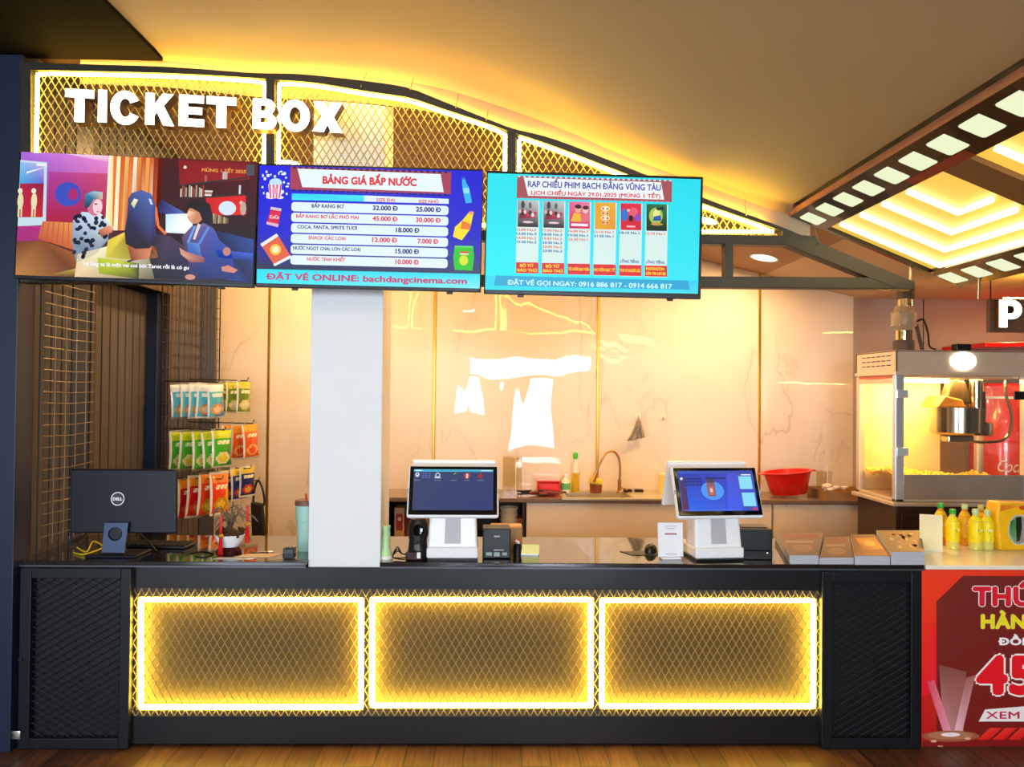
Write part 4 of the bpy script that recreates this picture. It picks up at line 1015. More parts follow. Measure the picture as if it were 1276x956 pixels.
b = B(); pts = [(-14*k, -0.02, 41*k), (15*k, -0.02, 41*k), (12*k, -0.03, 4*k), (-16*k, -0.03, 4*k)]
b.prism(pts, (0, 0.016, 0), bev=0.003); b.done('stand_neck', m_stand, t)
b = B(); b.lathe([(0.028*1, -0.002), (0.034, -0.004), (0.034, 0.002), (0.026, 0.003)], (0, -0.027, 27*k), 24, rot=(R(90), 0, 0)); b.mi = 1; b.lathe([(0, -0.001), (0.028, -0.001)], (0, -0.029, 27*k), 24, rot=(R(90), 0, 0))
b.done('cable_hole', [m_mon, m_black], t)
b = B().box((0, 0.02, 0.006), (0.26, 0.17, 0.012), 0.004); b.done('stand_base', m_mon, t)
cv = Canvas((0, 0), (100, 0), (0, 100), 0.074, 0.074)
cv.ell(50, 50, 47, 47, '#dfe3ea', 1, 36); cv.ell(50, 50, 40, 40, '#141b26', 2, 36); cv.text(50, 50, 'DELL', 20, 66, '#dfe3ea', 3, 0.06)
cv.done('logo', m_print, t, loc=(-2*k-.037+.004, 0.0075, 69*k+0.037), rot=(R(-3.7), 0, 0))
# keyboard behind it
p = onc(197, 681); t = thing('keyboard', 'black computer keyboard lying behind the dark monitor', 'keyboard', p, R(-4))
B().box((0, 0, 0.009), (0.36, 0.13, 0.014), 0.004).done('case', m_blk, t)
b = B()
for i in range(14):
    for j in range(5): b.box((-0.162+i*0.025, -0.05+j*0.025, 0.0185), (0.021, 0.021, 0.007), 0.002, seg=1)
b.done('keys', m_mon, t)
# cables by the monitor
def cable(name, label, pts, r, m, z=Z_TOP):
    q = [onc(x, y, z) for x, y, *h in pts]; q = [Vector((a.x, a.y, a.z+r+(h[2] if len(h) > 2 else 0))) for a, h in zip(q, pts)]
    return tag(B().tube(smooth_curve(q, 6), r, 6).done(name, m), label, 'cable')
cable('power_cable', 'black cable looped under the dark monitor', [(98, 683, .01), (110, 672, .03), (128, 668, .04), (146, 676, .09), (172, 676, .05), (196, 688, 0)], 0.004, m_cable)
cable('network_cable', 'yellow cable curled on the counter left of the monitor stand', [(92, 690, 0), (105, 693, .005), (128, 688, .02), (116, 683, .03), (108, 691, .01), (96, 686, .01)], 0.004, M('yellow_cable', '#c8b020', 0.4))
cable('eyeglass_cord', 'thin black cord lying in front of the potted plant', [(238, 690, 0), (252, 688, 0), (266, 691, 0), (255, 695, 0), (244, 694, 0)], 0.0025, m_cable)
# potted plant with red ornaments
p = onc(286, 688); k = p.y/F
t = thing('potted_plant', 'small potted plant with drooping leaves and red tassels', 'plant', p)
B().lathe([(0, 0.03), (0.045, 0.03), (0.066, 0.06), (0.078, 0.092), (0.073, 0.092), (0.06, 0.06), (0, 0.05)], n=28, sy=0.8).done('pot', m_wh, t)
B().lathe([(0, 0), (0.062, 0), (0.066, 0.012), (0.05, 0.03), (0, 0.03)], n=24, sy=0.8).done('pot_stand', M('dark_red_lacquer', '#3a1216', 0.15), t)
b = B(); random.seed(11)
for i in range(60): b.blob((random.uniform(-.06, .06), random.uniform(-.045, .045), 0.088+random.uniform(0, .03)), random.uniform(.008, .014), 1, 0.3)
b.done('moss', M('brown_moss', '#4a3418', 0.9, var=0.4), t)
b = B()
for a, ln, h in ((-0.5, .07, .13), (0.1, .02, .17), (0.7, .08, .14), (2.4, .05, .11), (-1.6, .05, .15)):
    b.tube(smooth_curve([(0, 0, .09), (math.sin(a)*ln*.3, math.cos(a)*.02, .09+h*.5), (math.sin(a)*ln, math.cos(a)*.04, .09+h)], 4), [0.006-0.0004*i for i in range(9)], 6)
b.done('stem', M('grey_bark', '#5a4c40', 0.8), t)
b = B()
for i in range(16):
    a = random.uniform(-1.4, 1.4); l = random.uniform(.08, .14); h0 = random.uniform(.14, .24); x0 = random.uniform(-.05, .06)
    def lf(u, v, a=a, l=l, h0=h0, x0=x0): 
        w_ = 0.016*math.sin(math.pi*min(1, u*.95+.03)); return (x0+math.sin(a)*l*u+(v-.5)*w_*math.cos(a), (v-.5)*w_*.7-0.03*u*math.cos(a*3), h0+l*.5*u-0.10*u*u+(0.004 if abs(v-.5) < .1 else 0))
    b.grid(lf, 6, 2)
b.done('leaf', M('dry_leaf', '#6b5d4c', 0.6, var=0.25), t)
m_red = M('red_tassel', '#d01a16', 0.5); m_gld = M('ornament_gold', '#e8a020', 0.35, metal=0.5)
for (dx, zz) in ((-0.02, 0.2), (0.115, 0.26)):
    b = B(); b.box((dx, -0.075, zz-0.045), (0.015, 0.008, 0.085), 0.003); b.mi = 1; b.lathe([(0, -.014), (.012, -.006), (.014, 0), (.01, .008), (0, .012)], (dx, -.075, zz-.102), 12); b.mi = 0
    for j in range(7): b.tube([(dx+(j-3)*.002, -.075, zz-.11), (dx+(j-3)*.0042, -.077, zz-.2+0.004*(j % 2))], 0.0016, 4)
    b.tube([(dx, -.075, zz), (dx*.6, -.02, zz+.03), (dx*.4, 0, .2)], .0012, 4)
    b.done('tassel', [m_red, m_gld], t)
# paper sheets, pen, jar, tray
p = onc(318, 693); t = tag(B().prism([(-.1, -.025, 0), (.08, -.03, 0), (.13, .05, 0), (-.03, .05, 0)], (0, 0, .0015)).done('paper_sheet', M('cream_paper', '#e8cfa0', 0.7), loc=p+Vector((0, 0, .0005))), 'cream paper sheet lying on the counter right of the potted plant', 'paper')
p = onc(290, 697); tag(B().prism([(-.1, -.01, 0), (.1, -.012, 0), (.11, .03, 0), (-.08, .03, 0)], (0, 0, .001)).done('receipt_paper', M('white_paper', '#e9e6e6', 0.6), loc=p+Vector((0, .005, .0005))), 'white paper slip at the counter edge below the potted plant', 'paper')
p = onc(327, 690); t = thing('pen', 'black pen lying on the cream paper sheet', 'pen', p+Vector((0, 0, .006)), R(14)); B().tube([(-.055, 0, 0), (.03, 0, 0)], .0042, 8).done('barrel', m_blk, t); B().tube([(.03, 0, 0), (.05, 0, 0), (.06, 0, 0)], [.0042, .004, .001], 8).done('tip', m_steel, t)
p = onc(360, 697); t = thing('glass_jar', 'small square glass jar on the silver tray beside the pillar', 'jar', p+Vector((0, .012, .0025)))
B().box((0, 0, .0275), (.056, .05, .055), .006).done('glass', M('smoke_glass', '#4a4a4c', 0.08, trans=0.5), t); B().box((0, -.001, .016), (.0575, .0515, .026), .004).done('contents', M('jar_contents', '#181c2c', 0.4), t); b = B()
random.seed(2)
for i in range(14): b.blob((random.uniform(-.02, .02), random.uniform(-.018, .018), .045+random.uniform(0, .014)), .008, 1, .2)
b.done('clip', m_steel, t)
p = onc(358, 700); tag(B().box((0, 0.02, .001), (.2, .055, .002), .001).done('tray', m_edge, loc=p+Vector((0.0, 0, 0))), 'flat silver tray at the counter edge left of the pillar', 'tray')
# insulated tumbler half hidden by the pillar
p = onc(380.5, 686); t = thing('insulated_tumbler', 'pale mint tumbler with brown lid and red straw, half hidden by the pillar', 'tumbler', p)
hT = 66*p.y/F
m_mint = M('mint_enamel', '#a9d3c6', 0.3, var=0.03)
B().lathe([(0, 0), (.038, 0), (.041, .004), (.046, hT*.55), (.05, hT*.56), (.054, hT*.86), (0, hT*.86)], n=28).done('cup', m_mint, t)
B().lathe([(0, hT*.85), (.057, hT*.85), (.057, hT*.93), (.05, hT*.95), (0, hT*.95)], n=28).done('lid', M('brown_lid', '#7a5348', 0.4), t)
B().tube([(.004, 0, hT*.94), (-.002, 0, hT*1.06)], .005, 8).done('straw', m_red, t)
B().tube([(-.05, 0, hT*.5), (-.078, 0, hT*.48), (-.08, 0, hT*.2), (-.045, 0, hT*.15)], .006, 8).done('handle', m_mint, t) if False else None
# green torch
p = onc(481, 696); t = thing('torch', 'pale green torch standing upright beside the pillar', 'torch', p)
m_tg = M('pale_green_plastic', '#b9dca0', 0.35)
B().lathe([(0, 0), (.034, 0), (.034, .012), (.03, .016), (0, .016)], n=24).done('cap', M('white_cap', '#f2f0e0', 0.4), t)
B().lathe([(.031, .014), (.03, .035), (.022, .055), (.02, .15), (.022, .155), (.022, .165), (.015, .168), (0, .168)], n=24).done('body', m_tg, t)
# cash terminals
def pos(label, px, py, rz, draw):
    p = onc(px, py); t = thing('cash_terminal', label, 'cash terminal', p, rz, 'cash terminals')
    b = B(); b.prism([(-.13, -.045, .012), (.13, -.045, .012), (.128, .2, .012), (-.128, .2, .012)], (0, 0, .055), bev=.01)
    b.prism([(-.125, -.03, .06), (.125, -.03, .06), (.118, -.005, .23), (-.118, -.005, .23)], (0, .15, 0), bev=.012)
    b.done('stand', m_wh, t)
    b = B(); b.prism([(-.04, -.034, .085), (.04, -.034, .085), (.038, -.012, .225), (-.038, -.012, .225)], (0, .004, 0), bev=.002); b.done('stand_panel', m_gry, t)
    B().box((0, .075, .006), (.25, .25, .012), .003).done('base', m_blk, t)
    tl = R(-23); Rm = Matrix.Rotation(tl, 4, 'X')
    def tr(v): return Rm @ Vector(v)+Vector((0, -.005, .345))
    e = (tl, 0, 0)
    B().box((0, .012, 0), (.462, .03, .272), .012).done('screen_housing', m_wh, t, loc=(0, -.005, .345), rot=e)
    B().box((0, -.0045, .003), (.444, .006, .252), .0025).done('screen_glass', M('screen_bezel', '#060608', 0.06), t, loc=(0, -.005, .345), rot=e)
    for sx in (-1, 1): B().box((sx*.2265, -.0045, .0), (.010, .0062, .022), .001).done('side_notch', m_gry, t, loc=(0, -.005, .345), rot=e)
    cv = Canvas((0, 0), (100, 0), (0, 56), .405, .212); draw(cv)
    v = tr((-.2025, -.0082, .112)); cv.done('display', m_scr, t, loc=v, rot=e)
    # customer display on the far side
    B().box((0, .012, 0), (.44, .024, .26), .01).done('rear_display', m_wh, t, loc=(0.0, .175, .365), rot=(R(20), 0, 0))
    B().box((0, .09, .28), (.1, .16, .05), .01).done('bracket', m_wh, t)
    return t
def dr1(c):
    c.rect(0, 0, 100, 56, ['#2c3a68', '#34406a', '#2a3870', '#243468'], 0); c.rect(0, 0, 100, 3.2, ['#48b8d8', '#58c0d8', '#3aa0c8', '#50b8d8'], 1); c.rect(2, .8, 10, 2.2, '#d8f0f8', 2); c.rect(84, .8, 98, 2.2, '#c8d8e8', 2)
    c.ell(4.5, 7.5, 2.6, 3.2, '#d8e0f0', 2, 14); c.ell(4.5, 6.8, 1.1, 1.3, '#304070', 3, 10)
    for k in range(3):
        for j in range(3): c.rect(10+j*4, 5+k*2.8, 13+j*4, 6.8+k*2.8, '#4a62a0', 2)
    c.ell(30, 8.5, 3.4, 4, '#c8cce0', 2, 14); c.ell(30, 8, 2.2, 2, '#40508a', 3); c.line([(26, 11.5), (34, 12)], 1, '#e0e4f0', 3)
    c.line([(50, 7), (53, 5)], .8, '#90e040', 2); c.ell(67, 9, 3.8, 4.2, '#c02838', 2, 16); c.rect(65.8, 6, 68.2, 12, '#f0d8d8', 3); c.poly([(80, 10), (84, 4), (87, 9), (84, 13)], '#a02830', 2)
    for x in (4.5, 30, 50, 67, 84): c.rect(x-4, 14.6, x+4, 15.6, '#6a78a8', 2)
def dr2(c):
    c.rect(0, 0, 100, 56, ['#2438b0', '#3a48c8', '#3a50d8', '#1c68f0'], 0); c.rect(0, 0, 100, 4, ['#3858c8', '#3a50a8', '#3a4890', '#3858c8'], 1); c.rect(80, 4.5, 99, 56, '#4a50a8', 1)
    c.poly([(66, 0), (100, 0), (100, 56), (60, 56)], ['#4450d0', '#4c58c8', '#3c54e0', '#3a60f0'], 1)
    c.ell(43, 28, 15, 13, '#4898f8', 2, 20); c.rect(36, 14, 47, 36, '#8a5a6a', 3); c.rect(37, 9, 47, 17, '#4a4058', 4); c.rect(38, 22, 45, 34, '#b86a68', 4); c.rect(40, 25, 43, 30, '#e8d0d0', 5)
    for k in range(3): 
        for j in range(5): c.rect(9+j*4.4, 10+k*4.2, 12.6+j*4.4, 12.6+k*4.2, '#1a2878', 2)
    c.rect(36, 9.5, 62, 11.5, '#18246a', 5)
    c.rect(1, 8, 9, 56, ['#3a3a70', '#30387a', '#50285a', '#702848'], 1); c.ell(4, 11, 2, 2, '#d0d8f0', 2, 10)
    c.rect(80, 8, 97, 26, '#8adcf8', 2); c.rect(81, 31, 98, 50, '#8adcf8', 2); c.rect(84, 5.2, 97, 6.6, '#f0f8ff', 3); c.rect(92, 52, 98, 55.4, '#c03a58', 2); c.rect(3, 54, 78, 55.4, '#5070d8', 2)
pos('white cash terminal with a plain dark blue screen, nearer the pillar', 564, 697, R(1), dr1)
pos('white cash terminal with a bright blue screen, nearer the leaflet stacks', 893, 697, R(6), dr2)
# black hand scanner with its cables
p = onc(521, 697); t = thing('barcode_scanner', 'black domed scanner with tangled cables left of the plain dark blue terminal', 'scanner', p+Vector((-.005, .03, 0)))
B().lathe([(0, .0), (.06, .0), (.062, .02), (.05, .04), (.045, .09), (.052, .13), (.05, .17), (.036, .2), (0, .212)], n=24, sy=.8).done('body', m_blk, t)
B().lathe([(0, 0), (.028, .0), (.03, .006), (.024, .012), (0, .013)], (0.004, -.04, .15), 20, rot=(R(80), 0, 0)).done('lens', M('lens_black', '#050507', 0.05), t)
B().box((-.012, -.055, .022), (.085, .03, .04), .006).done('cradle', M('dark_red_plastic', '#2e1014', 0.3), t); B().box((.012, -.072, .028), (.018, .004, .03), .001).done('sticker', m_wh, t)
b = B()
for off in (0, .012, -.01):
    b.tube(smooth_curve([(-.02, -.03, .03+off), (-.07, -.05, .03), (-.1, -.03, .05+off), (-.12, -.045, .012), (-.05, -.075, .006+abs(off))], 6), .003, 6)
b.tube(smooth_curve([(.04, -.02, .16), (.03, -.05, .1), (-.03, -.05, .07), (.0, -.05, .03)], 6), .003, 6); b.done('cable', m_cable, t)
# receipt printers, cardboard box, notepad
def rbox(name, label, cat, px, py, dims, rz=0, mat=m_blk): 
    p = onc(px, py); t = thing(name, label, cat, p, rz); return t
p = onc(619, 697); t = thing('receipt_printer', 'small black receipt printer in front of a cardboard box right of the dark blue terminal', 'printer', p, R(2))
B().box((0, .07, .078), (.142, .13, .152), .006).done('housing', m_blk, t)
b = B(); 
for i, (x, z, w_, h_) in enumerate(((-.04, .026, .03, .016), (.0, .024, .03, .02), (.04, .026, .024, .014), (.01, .046, .05, .006))): b.box((x, .003, z), (w_, .006, h_), .001)
b.done('socket_panel', M('socket_grey', '#8a9a90', 0.4, metal=0.4), t); B().box((.0, .004, .115), (.03, .002, .006)).done('badge', m_gry, t)
p = onc(632, 690); t = thing('cardboard_box', 'brown cardboard box standing behind the small black receipt printer', 'box', p+Vector((.0, .11, 0)), R(2)); B().box((0.0, .08, .058), (.17, .14, .116), .003).done('carton', m_card, t); B().box((0.0, .08, .1165), (.17, .05, .001)).done('tape', M('tan_tape', '#c9a878', 0.3), t)
p = onc(660, 692); t = thing('notepad', 'yellow notepad leaning at the front of the counter in the middle', 'notepad', p, R(-4))
b = B().box((.002, .014, .026), (.096, .014, .052), .002, rot=(R(-14), 0, 0)); b.done('pages', M('yellow_paper', '#f0e890', 0.7), t); B().box((.0, .004, .004), (.09, .03, .008), .002).done('holder', m_wh, t)
p = onc(645, 692); t = thing('pen_pot', 'small dark pot of red and green trinkets left of the yellow notepad', 'pot', p+Vector((0, .02, 0)))
B().lathe([(0, 0), (.022, 0), (.024, .05), (.021, .05), (.02, .006), (0, .006)], n=18).done('pot', m_blk, t)
b = B()
for i in range(8): b.mi = i % 3; b.blob((random.uniform(-.016, .016), random.uniform(-.012, .012), .055+random.uniform(0, .022)), .009, 1, .2)
b.done('trinket', [m_red, m_wh, M('dull_green', '#5a7040', 0.5)], t)
# mouse pad, mouse, payment card stand
p = onc(795, 690); t = thing('mouse_pad', 'black mouse pad on the counter left of the white payment card stand', 'mouse pad', p)
B().prism([(-.09, .045, 0), (-.04, -.05, 0), (.12, -.05, 0), (.13, .06, 0)], (0, 0, .003), bev=.001).done('pad', m_blk, t)
p = onc(812, 688); t = thing('computer_mouse', 'black computer mouse on the black mouse pad', 'mouse', p+Vector((-.005, 0, .003)), R(70))
B().grid(lambda u, v: (( .058*math.cos(math.pi*u)), .034*math.sin(math.pi*u)*math.cos(math.pi*v), .042*math.sin(math.pi*u)**.7*abs(math.sin(math.pi*v))**.8*(1-.25*math.cos(math.pi*u))), 16, 12).done('body', m_blk, t)
B().lathe([(0, -.004), (.008, -.004), (.008, .004), (0, .004)], (.03, 0, .036), 12, rot=(R(90), 0, 0)).done('wheel', m_gry, t)
p = onc(836, 697); k = p.y/F; t = thing('payment_card_stand', 'white card in an upright stand left of the bright blue terminal', 'card stand', p, R(3))
B().box((0, .015, .006), (25*k, .06, .012), .003).done('foot', m_wh, t); B().box((0, .01, .012+21*k), (32*k, .004, 42*k), .0015, rot=(R(-6), 0, 0)).done('card_holder', M('frosted_card', '#e9eaf2', 0.3), t)
cv = Canvas((0, 0), (32, 0), (0, 42), 30*k, 40*k); cv.rect(0, 0, 32, 42, '#f0f2f8', 0)
for y, w_ in ((3, 16), (6, 12)): cv.rect(16-w_/2, y, 16+w_/2, y+.7, '#9aa0b0', 1)
cv.rect(8, 12.4, 24, 14.4, '#a85a58', 1); cv.rect(8, 39, 24, 39.8, '#9aa0b0', 1)
cv.done('card', m_print, t, loc=(-15*k, .0115, .012+41*k), rot=(R(-6), 0, 0))
p = onc(943, 698); k = p.y/F; t = thing('receipt_printer', 'large black receipt printer right of the bright blue terminal', 'printer', p+Vector((0.0, .005, 0)), R(-4))
B().box((0, .08, .022), (.165, .16, .044), .005).done('base', m_blk, t); B().box((0, .082, .1), (.165, .155, .112), .006).done('housing', M('printer_charcoal', '#1b2024', 0.3), t); B().box((0, .09, .158), (.13, .1, .006), .002).done('lid', m_blk, t)
B().box((.055, -.0005, .036), (.006, .003, .006), .001).done('power_light', EM('led_dot', (.9, .95, 1), 1.5), t); B().tube(smooth_curve([(.088, .06, .06), (.094, .02, .03), (.09, 0, .004)], 5), .003, 6).done('cable', M('grey_cable', '#c9b8a8', 0.5), t)
# stacks of leaflets
m_pages = M('page_edges', '#b8bcc6', 0.6, var=0.25, scale=60, stretch=(0.05, 0.05, 6))
def leaflets(label, quad, h, art):
    """quad: pixel corners of the bottom outline on the counter FL, FR, BR, BL"""
    q = [onc(*c) for c in quad]; o = q[0]; t = thing('leaflet_stack', label, 'leaflets', o, 0, 'stacks of film leaflets')
    pts = [(c-o) for c in q]; n = max(3, round(h/.006)); b = B()
    for i in range(n):
        j = Vector((random.uniform(-.0012, .0012), random.uniform(-.0012, .0012), 0)); b.prism([c+j+Vector((0, 0, h*i/n)) for c in pts], (0, 0, h/n*.9))
    b.done('pages', m_pages, t)
    W = (pts[1]-pts[0]).length; me_pts = pts
    cv = Canvas((0, 0), (1, 0), (0, 1), 1, 1); art(cv)
    # lay the artwork onto the top of the stack (bilinear)
    vs = []
    for x, y, z in cv.v:
        u, v = x, 1+y; p_ = pts[0]*(1-u)*(1-v)+pts[1]*u*(1-v)+pts[2]*u*v+pts[3]*(1-u)*v; vs.append((p_.x, p_.y, h+.0008+z))
    me = bpy.data.meshes.new('cover'); me.from_pydata(vs, [], cv.f); at = me.color_attributes.new('Col', 'FLOAT_COLOR', 'CORNER'); i = 0
    for cs in cv.c:
        for cc in cs: at.data[i].color = (*cc, 1); i += 1
    me.materials.append(m_print); ob_ = bpy.data.objects.new('cover', me); COL.objects.link(ob_); ob_.parent = t
    return t
def art1(c): c.rect(0, 0, 1, 1, ['#6e5a52', '#80695e', '#54463f', '#6a5049'], 0); c.rect(.1, .1, .9, .3, '#7a4238', 1); c.rect(.1, .4, .8, .5, '#94806f', 1); c.ell(.5, .72, .3, .16, '#84685a', 1)
def art2(c): c.rect(0, 0, 1, 1, ['#4a2a1e', '#7a4828', '#a86a2c', '#704424'], 0); c.poly([(.15, .2), (.9, .15), (.95, .7), (.3, .8)], ['#c88a34', '#b87428', '#d0a048', '#8a4c20'], 1); c.ell(.6, .45, .2, .14, '#e0b868', 2)
def art3(c): 
    c.rect(0, 0, 1, 1, ['#2e1612', '#4a1e16', '#582818', '#381812'], 0); random.seed(4)
    for j in range(22): c.ell(random.uniform(.2, .85), random.uniform(.15, .85), .05, .07, ['#a84420', '#b87830', '#c0a078', '#882818', '#7a3420'][j % 5], 1, 9)
leaflets('grey stack of leaflets nearest the black receipt printer, faded brown cover on top', [(984, 703), (1020, 703), (1026, 673), (966, 673)], .044, art1)
leaflets('low stack of leaflets with a brown cover, second from the black receipt printer', [(1021, 703), (1064, 703), (1058, 676), (1028, 676)], .032, art1)
leaflets('low stack of leaflets topped with a gold cover, third from the black receipt printer', [(1065, 704), (1109, 704), (1090, 676), (1060, 676)], .045, art2)
leaflets('tall stack of leaflets topped with a dark red speckled cover', [(1110, 704), (1152, 704), (1146, 675), (1092, 675)], .065, art3)
# ------------------------------------------------------------------ white snack counter on the right with its poster front
m_wtop = M('white_stone', '#f3ecd6', 0.25, var=0.03, coat=0.2)
sc = thing('snack_counter', 'white topped counter with a red poster front at the right', 'counter', (XC1+0.004, YF, 0))
WS = 2.1
B().box2((0, -0.02, Z_TOP-0.022), (WS, YBK-YF, Z_TOP), 0.004).done('countertop', m_wtop, sc)
b = B().box2((0.002, 0.005, 0.02), (WS, 0.03, Z_TOP-0.022)); b.box2((0.002, 0.03, 0.0), (0.03, 0.6, Z_TOP-0.022)); b.box2((WS-.03, 0.03, 0.0), (WS, 0.6, Z_TOP-0.022)); b.box2((0.002, 0.05, 0), (WS, 0.08, 0.06)); b.done('carcass', M('red_laminate', '#a81410', 0.4), sc)
# poster: artwork in photo pixels on the plane of the counter front
k = YF/F; tlp = P(1149, 710, YF); trp = P(1449, 711.5, YF)
cv = Canvas((1149, 710), (1449, 711.5), (1148, 936), (trp-tlp).length, tlp.z-P(1148, 936, YF).z)
cv.poly([(1149, 710), (1449, 711.5), (1449, 937), (1148, 936)], ['#f03010', '#f03818', '#a01010', '#c01010'], 0)
cv.poly([(1149, 710), (1290, 711), (1290, 760), (1149, 780)], ['#f84018', '#f83818', '#f02814', '#f83014'], 1)
cv.poly([(1149, 780), (1168, 778), (1168, 860), (1149, 870)], ['#f83014', '#f81818', '#f01028', '#f01028'], 1)
cv.poly([(1167, 750), (1200, 718), (1449, 719), (1449, 925), (1167, 925)], ['#7a2418', '#74221a', '#7a1a18', '#8c1414', '#7c1410'], 2)
cv.poly([(1149, 924), (1449, 926), (1449, 937), (1148, 936)], '#8a0c0c', 3)
cv.text(1211, 742, 'THỨ', 24, None, '#e01828', 4, 0.05, outline=0.035, oc='#f4e4e4') if False else None
def ptext(x, y, st, h, wd, col, oc, bold, ol, ly=4):
    """text whose left end stands at x; outline drawn as a heavier copy below"""
    vs, fs, tw = text_geo(st, bold, 1.08)
    if oc: cv.text(x+wd/2, y, st, h, wd*(text_geo(st, bold+ol, 1.08)[2]/tw), oc, ly, bold+ol, 1.08); ly += 1
    cv.text(x+wd/2, y, st, h, wd, col, ly, bold, 1.08)
ptext(1212, 743, 'THỨ', 23, 74, '#e0182c', '#f6e8e8', 0.05, 0.035)
ptext(1222, 775, 'HÀNG TUẦN', 17, 158, '#f8e818', '#e8d8a0', 0.05, 0.012)
ptext(1245, 800, 'ĐỒNG GIÁ', 9, 92, '#ffffff', None, 0.045, 0)
ptext(1216, 841, '45K', 46, 128, '#f01020', '#fff4ec', 0.05, 0.035)
cv.poly([(1219, 900), (1227, 885), (1449, 868), (1449, 901)], '#faf4f2', 4)
ptext(1228, 892, 'XEM PHIM', 9, 98, '#d0184a', None, 0.02, 0, 6)
for j in range(8): cv.poly([(1217+j*19, 923), (1233+j*19, 908), (1248+j*19, 908), (1232+j*19, 923)], ['#f02018', '#f04030', '#f02820', '#d81410'], 4)
# pale projector beam and its round platform
cv.poly([(1170, 829), (1204, 838), (1200, 914), (1176, 914)], ['#8a4c40', '#90504a', '#c08078', '#d89098'], 4)
cv.poly([(1155, 850), (1164, 848), (1186, 915), (1176, 916)], ['#e04060', '#e86078', '#f0a0b0', '#f08898'], 5)
cv.poly([(1204, 845), (1215, 842), (1198, 915), (1188, 915)], ['#a86058', '#b06860', '#f0b0b8', '#f8c8d0'], 6)
cv.ell(1184, 918, 36, 7, '#a85838', 7, 28); cv.ell(1184, 917, 28, 5, '#b87858', 8, 28); cv.ell(1184, 916, 12, 2.6, '#ffe8e8', 9, 20)
for x, y in ((1163, 924), (1205, 921), (1171, 931)): cv.ell(x, y, 4, 1.6, '#e8b098', 10, 10)
cv.done('front_poster', m_print, sc, loc=(tlp.x-XC1-.004, 0.0035, tlp.z))
# standing card
p = onc(1160, 687); k = p.y/F; t = thing('standing_card', 'plain cream card standing upright at the left end of the white counter', 'card', p, R(-24))
B().box((0, 0, .1), (.112, .004, .2), .0015).done('panel', M('cream_card', '#f0e4b0', 0.5), t); B().box((0, .012, .004), (.1, .04, .008), .002).done('foot', M('clear_acrylic', '#e8e4d0', 0.1), t)
# bottles of drink
m_yl = M('yellow_juice_label', '#f2dc10', 0.3, var=0.12, scale=30); m_jg = M('juice_bottle', '#d8d060', 0.12, coat=0.4); m_or = M('orange_juice', '#e89a10', 0.15, coat=0.4); m_gc = M('green_cap', '#28a838', 0.35); m_pale = M('pale_green_cap', '#b8d8a0', 0.3)
def bottle(px, py, h, r, label, lab, liq, cap, rz=0):
    p = onc(px, py); t = thing('juice_bottle', label, 'bottle', p, rz, 'bottles of drink on the white counter')
    B().lathe([(0, 0), (r*.85, 0), (r, .006), (r*.96, .02), (r, .035), (r, h*.62), (r*.93, h*.7), (r*.5, h*.82), (r*.4, h*.86), (r*.4, h*.9), (0, h*.9)], n=22).done('bottle', liq, t)
    B().lathe([(r*1.01, .045), (r*1.02, .05), (r*1.02, h*.6), (r*.99, h*.68), (r*.55, h*.815)], n=22).done('label', lab, t)
    B().lathe([(0, h*.88), (r*.48, h*.88), (r*.5, h*.9), (r*.47, h*.995), (0, h)], n=18).done('cap', cap, t)
    cv = Canvas((0, 0), (10, 0), (0, 20), r*1.3, h*.5); cv.ell(5, 5, 4.4, 3, '#3a9a30', 0, 16); cv.ell(5, 5.2, 2.6, 1.2, '#f0f4e0', 1, 12); cv.rect(1, 10, 9, 11, '#c0b010', 0); cv.ell(6, 15, 2.4, 2.4, '#e0d060', 0, 12)
    o = cv.done('label_print', m_print, t)
    for v in o.data.vertices:      # wrap the print round the bottle
        a = (v.co.x-r*.65)/r; rr = r*1.025-v.co.y; v.co = (rr*math.sin(a), -rr*math.cos(a), h*.62+v.co.z)
    return t
bottle(1172, 678, .235, .035, 'orange and yellow juice bottle half hidden behind the plain cream card', m_yl, m_or, m_gc)
bottle(1187, 684, .222, .034, 'yellow juice bottle right beside the plain cream card', m_yl, m_jg, m_gc, R(30))
bottle(1202, 679, .232, .034, 'orange drink bottle at the back between the yellow juice bottles', M('orange_label', '#f0c020', 0.3, var=.25, scale=40), m_or, m_pale)
bottle(1215.5, 685, .226, .036, 'yellow juice bottle with pale cap, front pair, nearer the plain cream card', m_yl, m_jg, m_pale, R(20))
bottle(1230, 684.5, .22, .034, 'yellow juice bottle with pale cap, touching the yellow gift pack', m_yl, m_jg, m_pale)
bottle(1222, 678, .225, .033, 'yellow juice bottle standing behind the front pair of bottles', m_yl, m_or, m_pale)
# yellow gift pack with a window
p = onc(1257, 685); t = thing('gift_pack', 'yellow gift pack with an oval window showing green and black bottles', 'pack', p, R(4))
b = B().prism([(-.075, -.03, 0), (.14, -.03, 0), (.15, -.03, .2), (.12, -.03, .262), (-.08, -.03, .268), (-.095, -.03, .2)], (0, .1, 0), bev=.012); b.done('carton', M('yellow_pack', '#f2b812', 0.35, var=0.12, scale=14), t)
cv = Canvas((0, 0), (10, 0), (0, 14), .13, .17); cv.ell(5, 7, 5, 7, '#c8ccc0', 0, 28); cv.ell(5, 7, 4.5, 6.4, '#888c80', 1, 28)
cv.poly([(1.2, 3), (3.4, 2.2), (3.8, 6), (3.4, 12), (1.6, 11.4), (1, 7)], ['#2a6030', '#388040', '#2c7038', '#60a868', '#80c090', '#388848'], 2)
cv.poly([(3.6, 1.4), (6, 1), (6.3, 6), (5.4, 12), (3.9, 12.4)], ['#101410', '#182018', '#0c100c', '#203020', '#101410'], 3); cv.poly([(6.2, 3), (8.6, 3.6), (9, 8), (7.6, 12.4), (6, 11)], ['#80807c', '#c8ccc8', '#e8ece8', '#a0a4a0', '#787c78'], 2)
cv.done('window', m_printg, t, loc=(-.03, -.0312, .2))
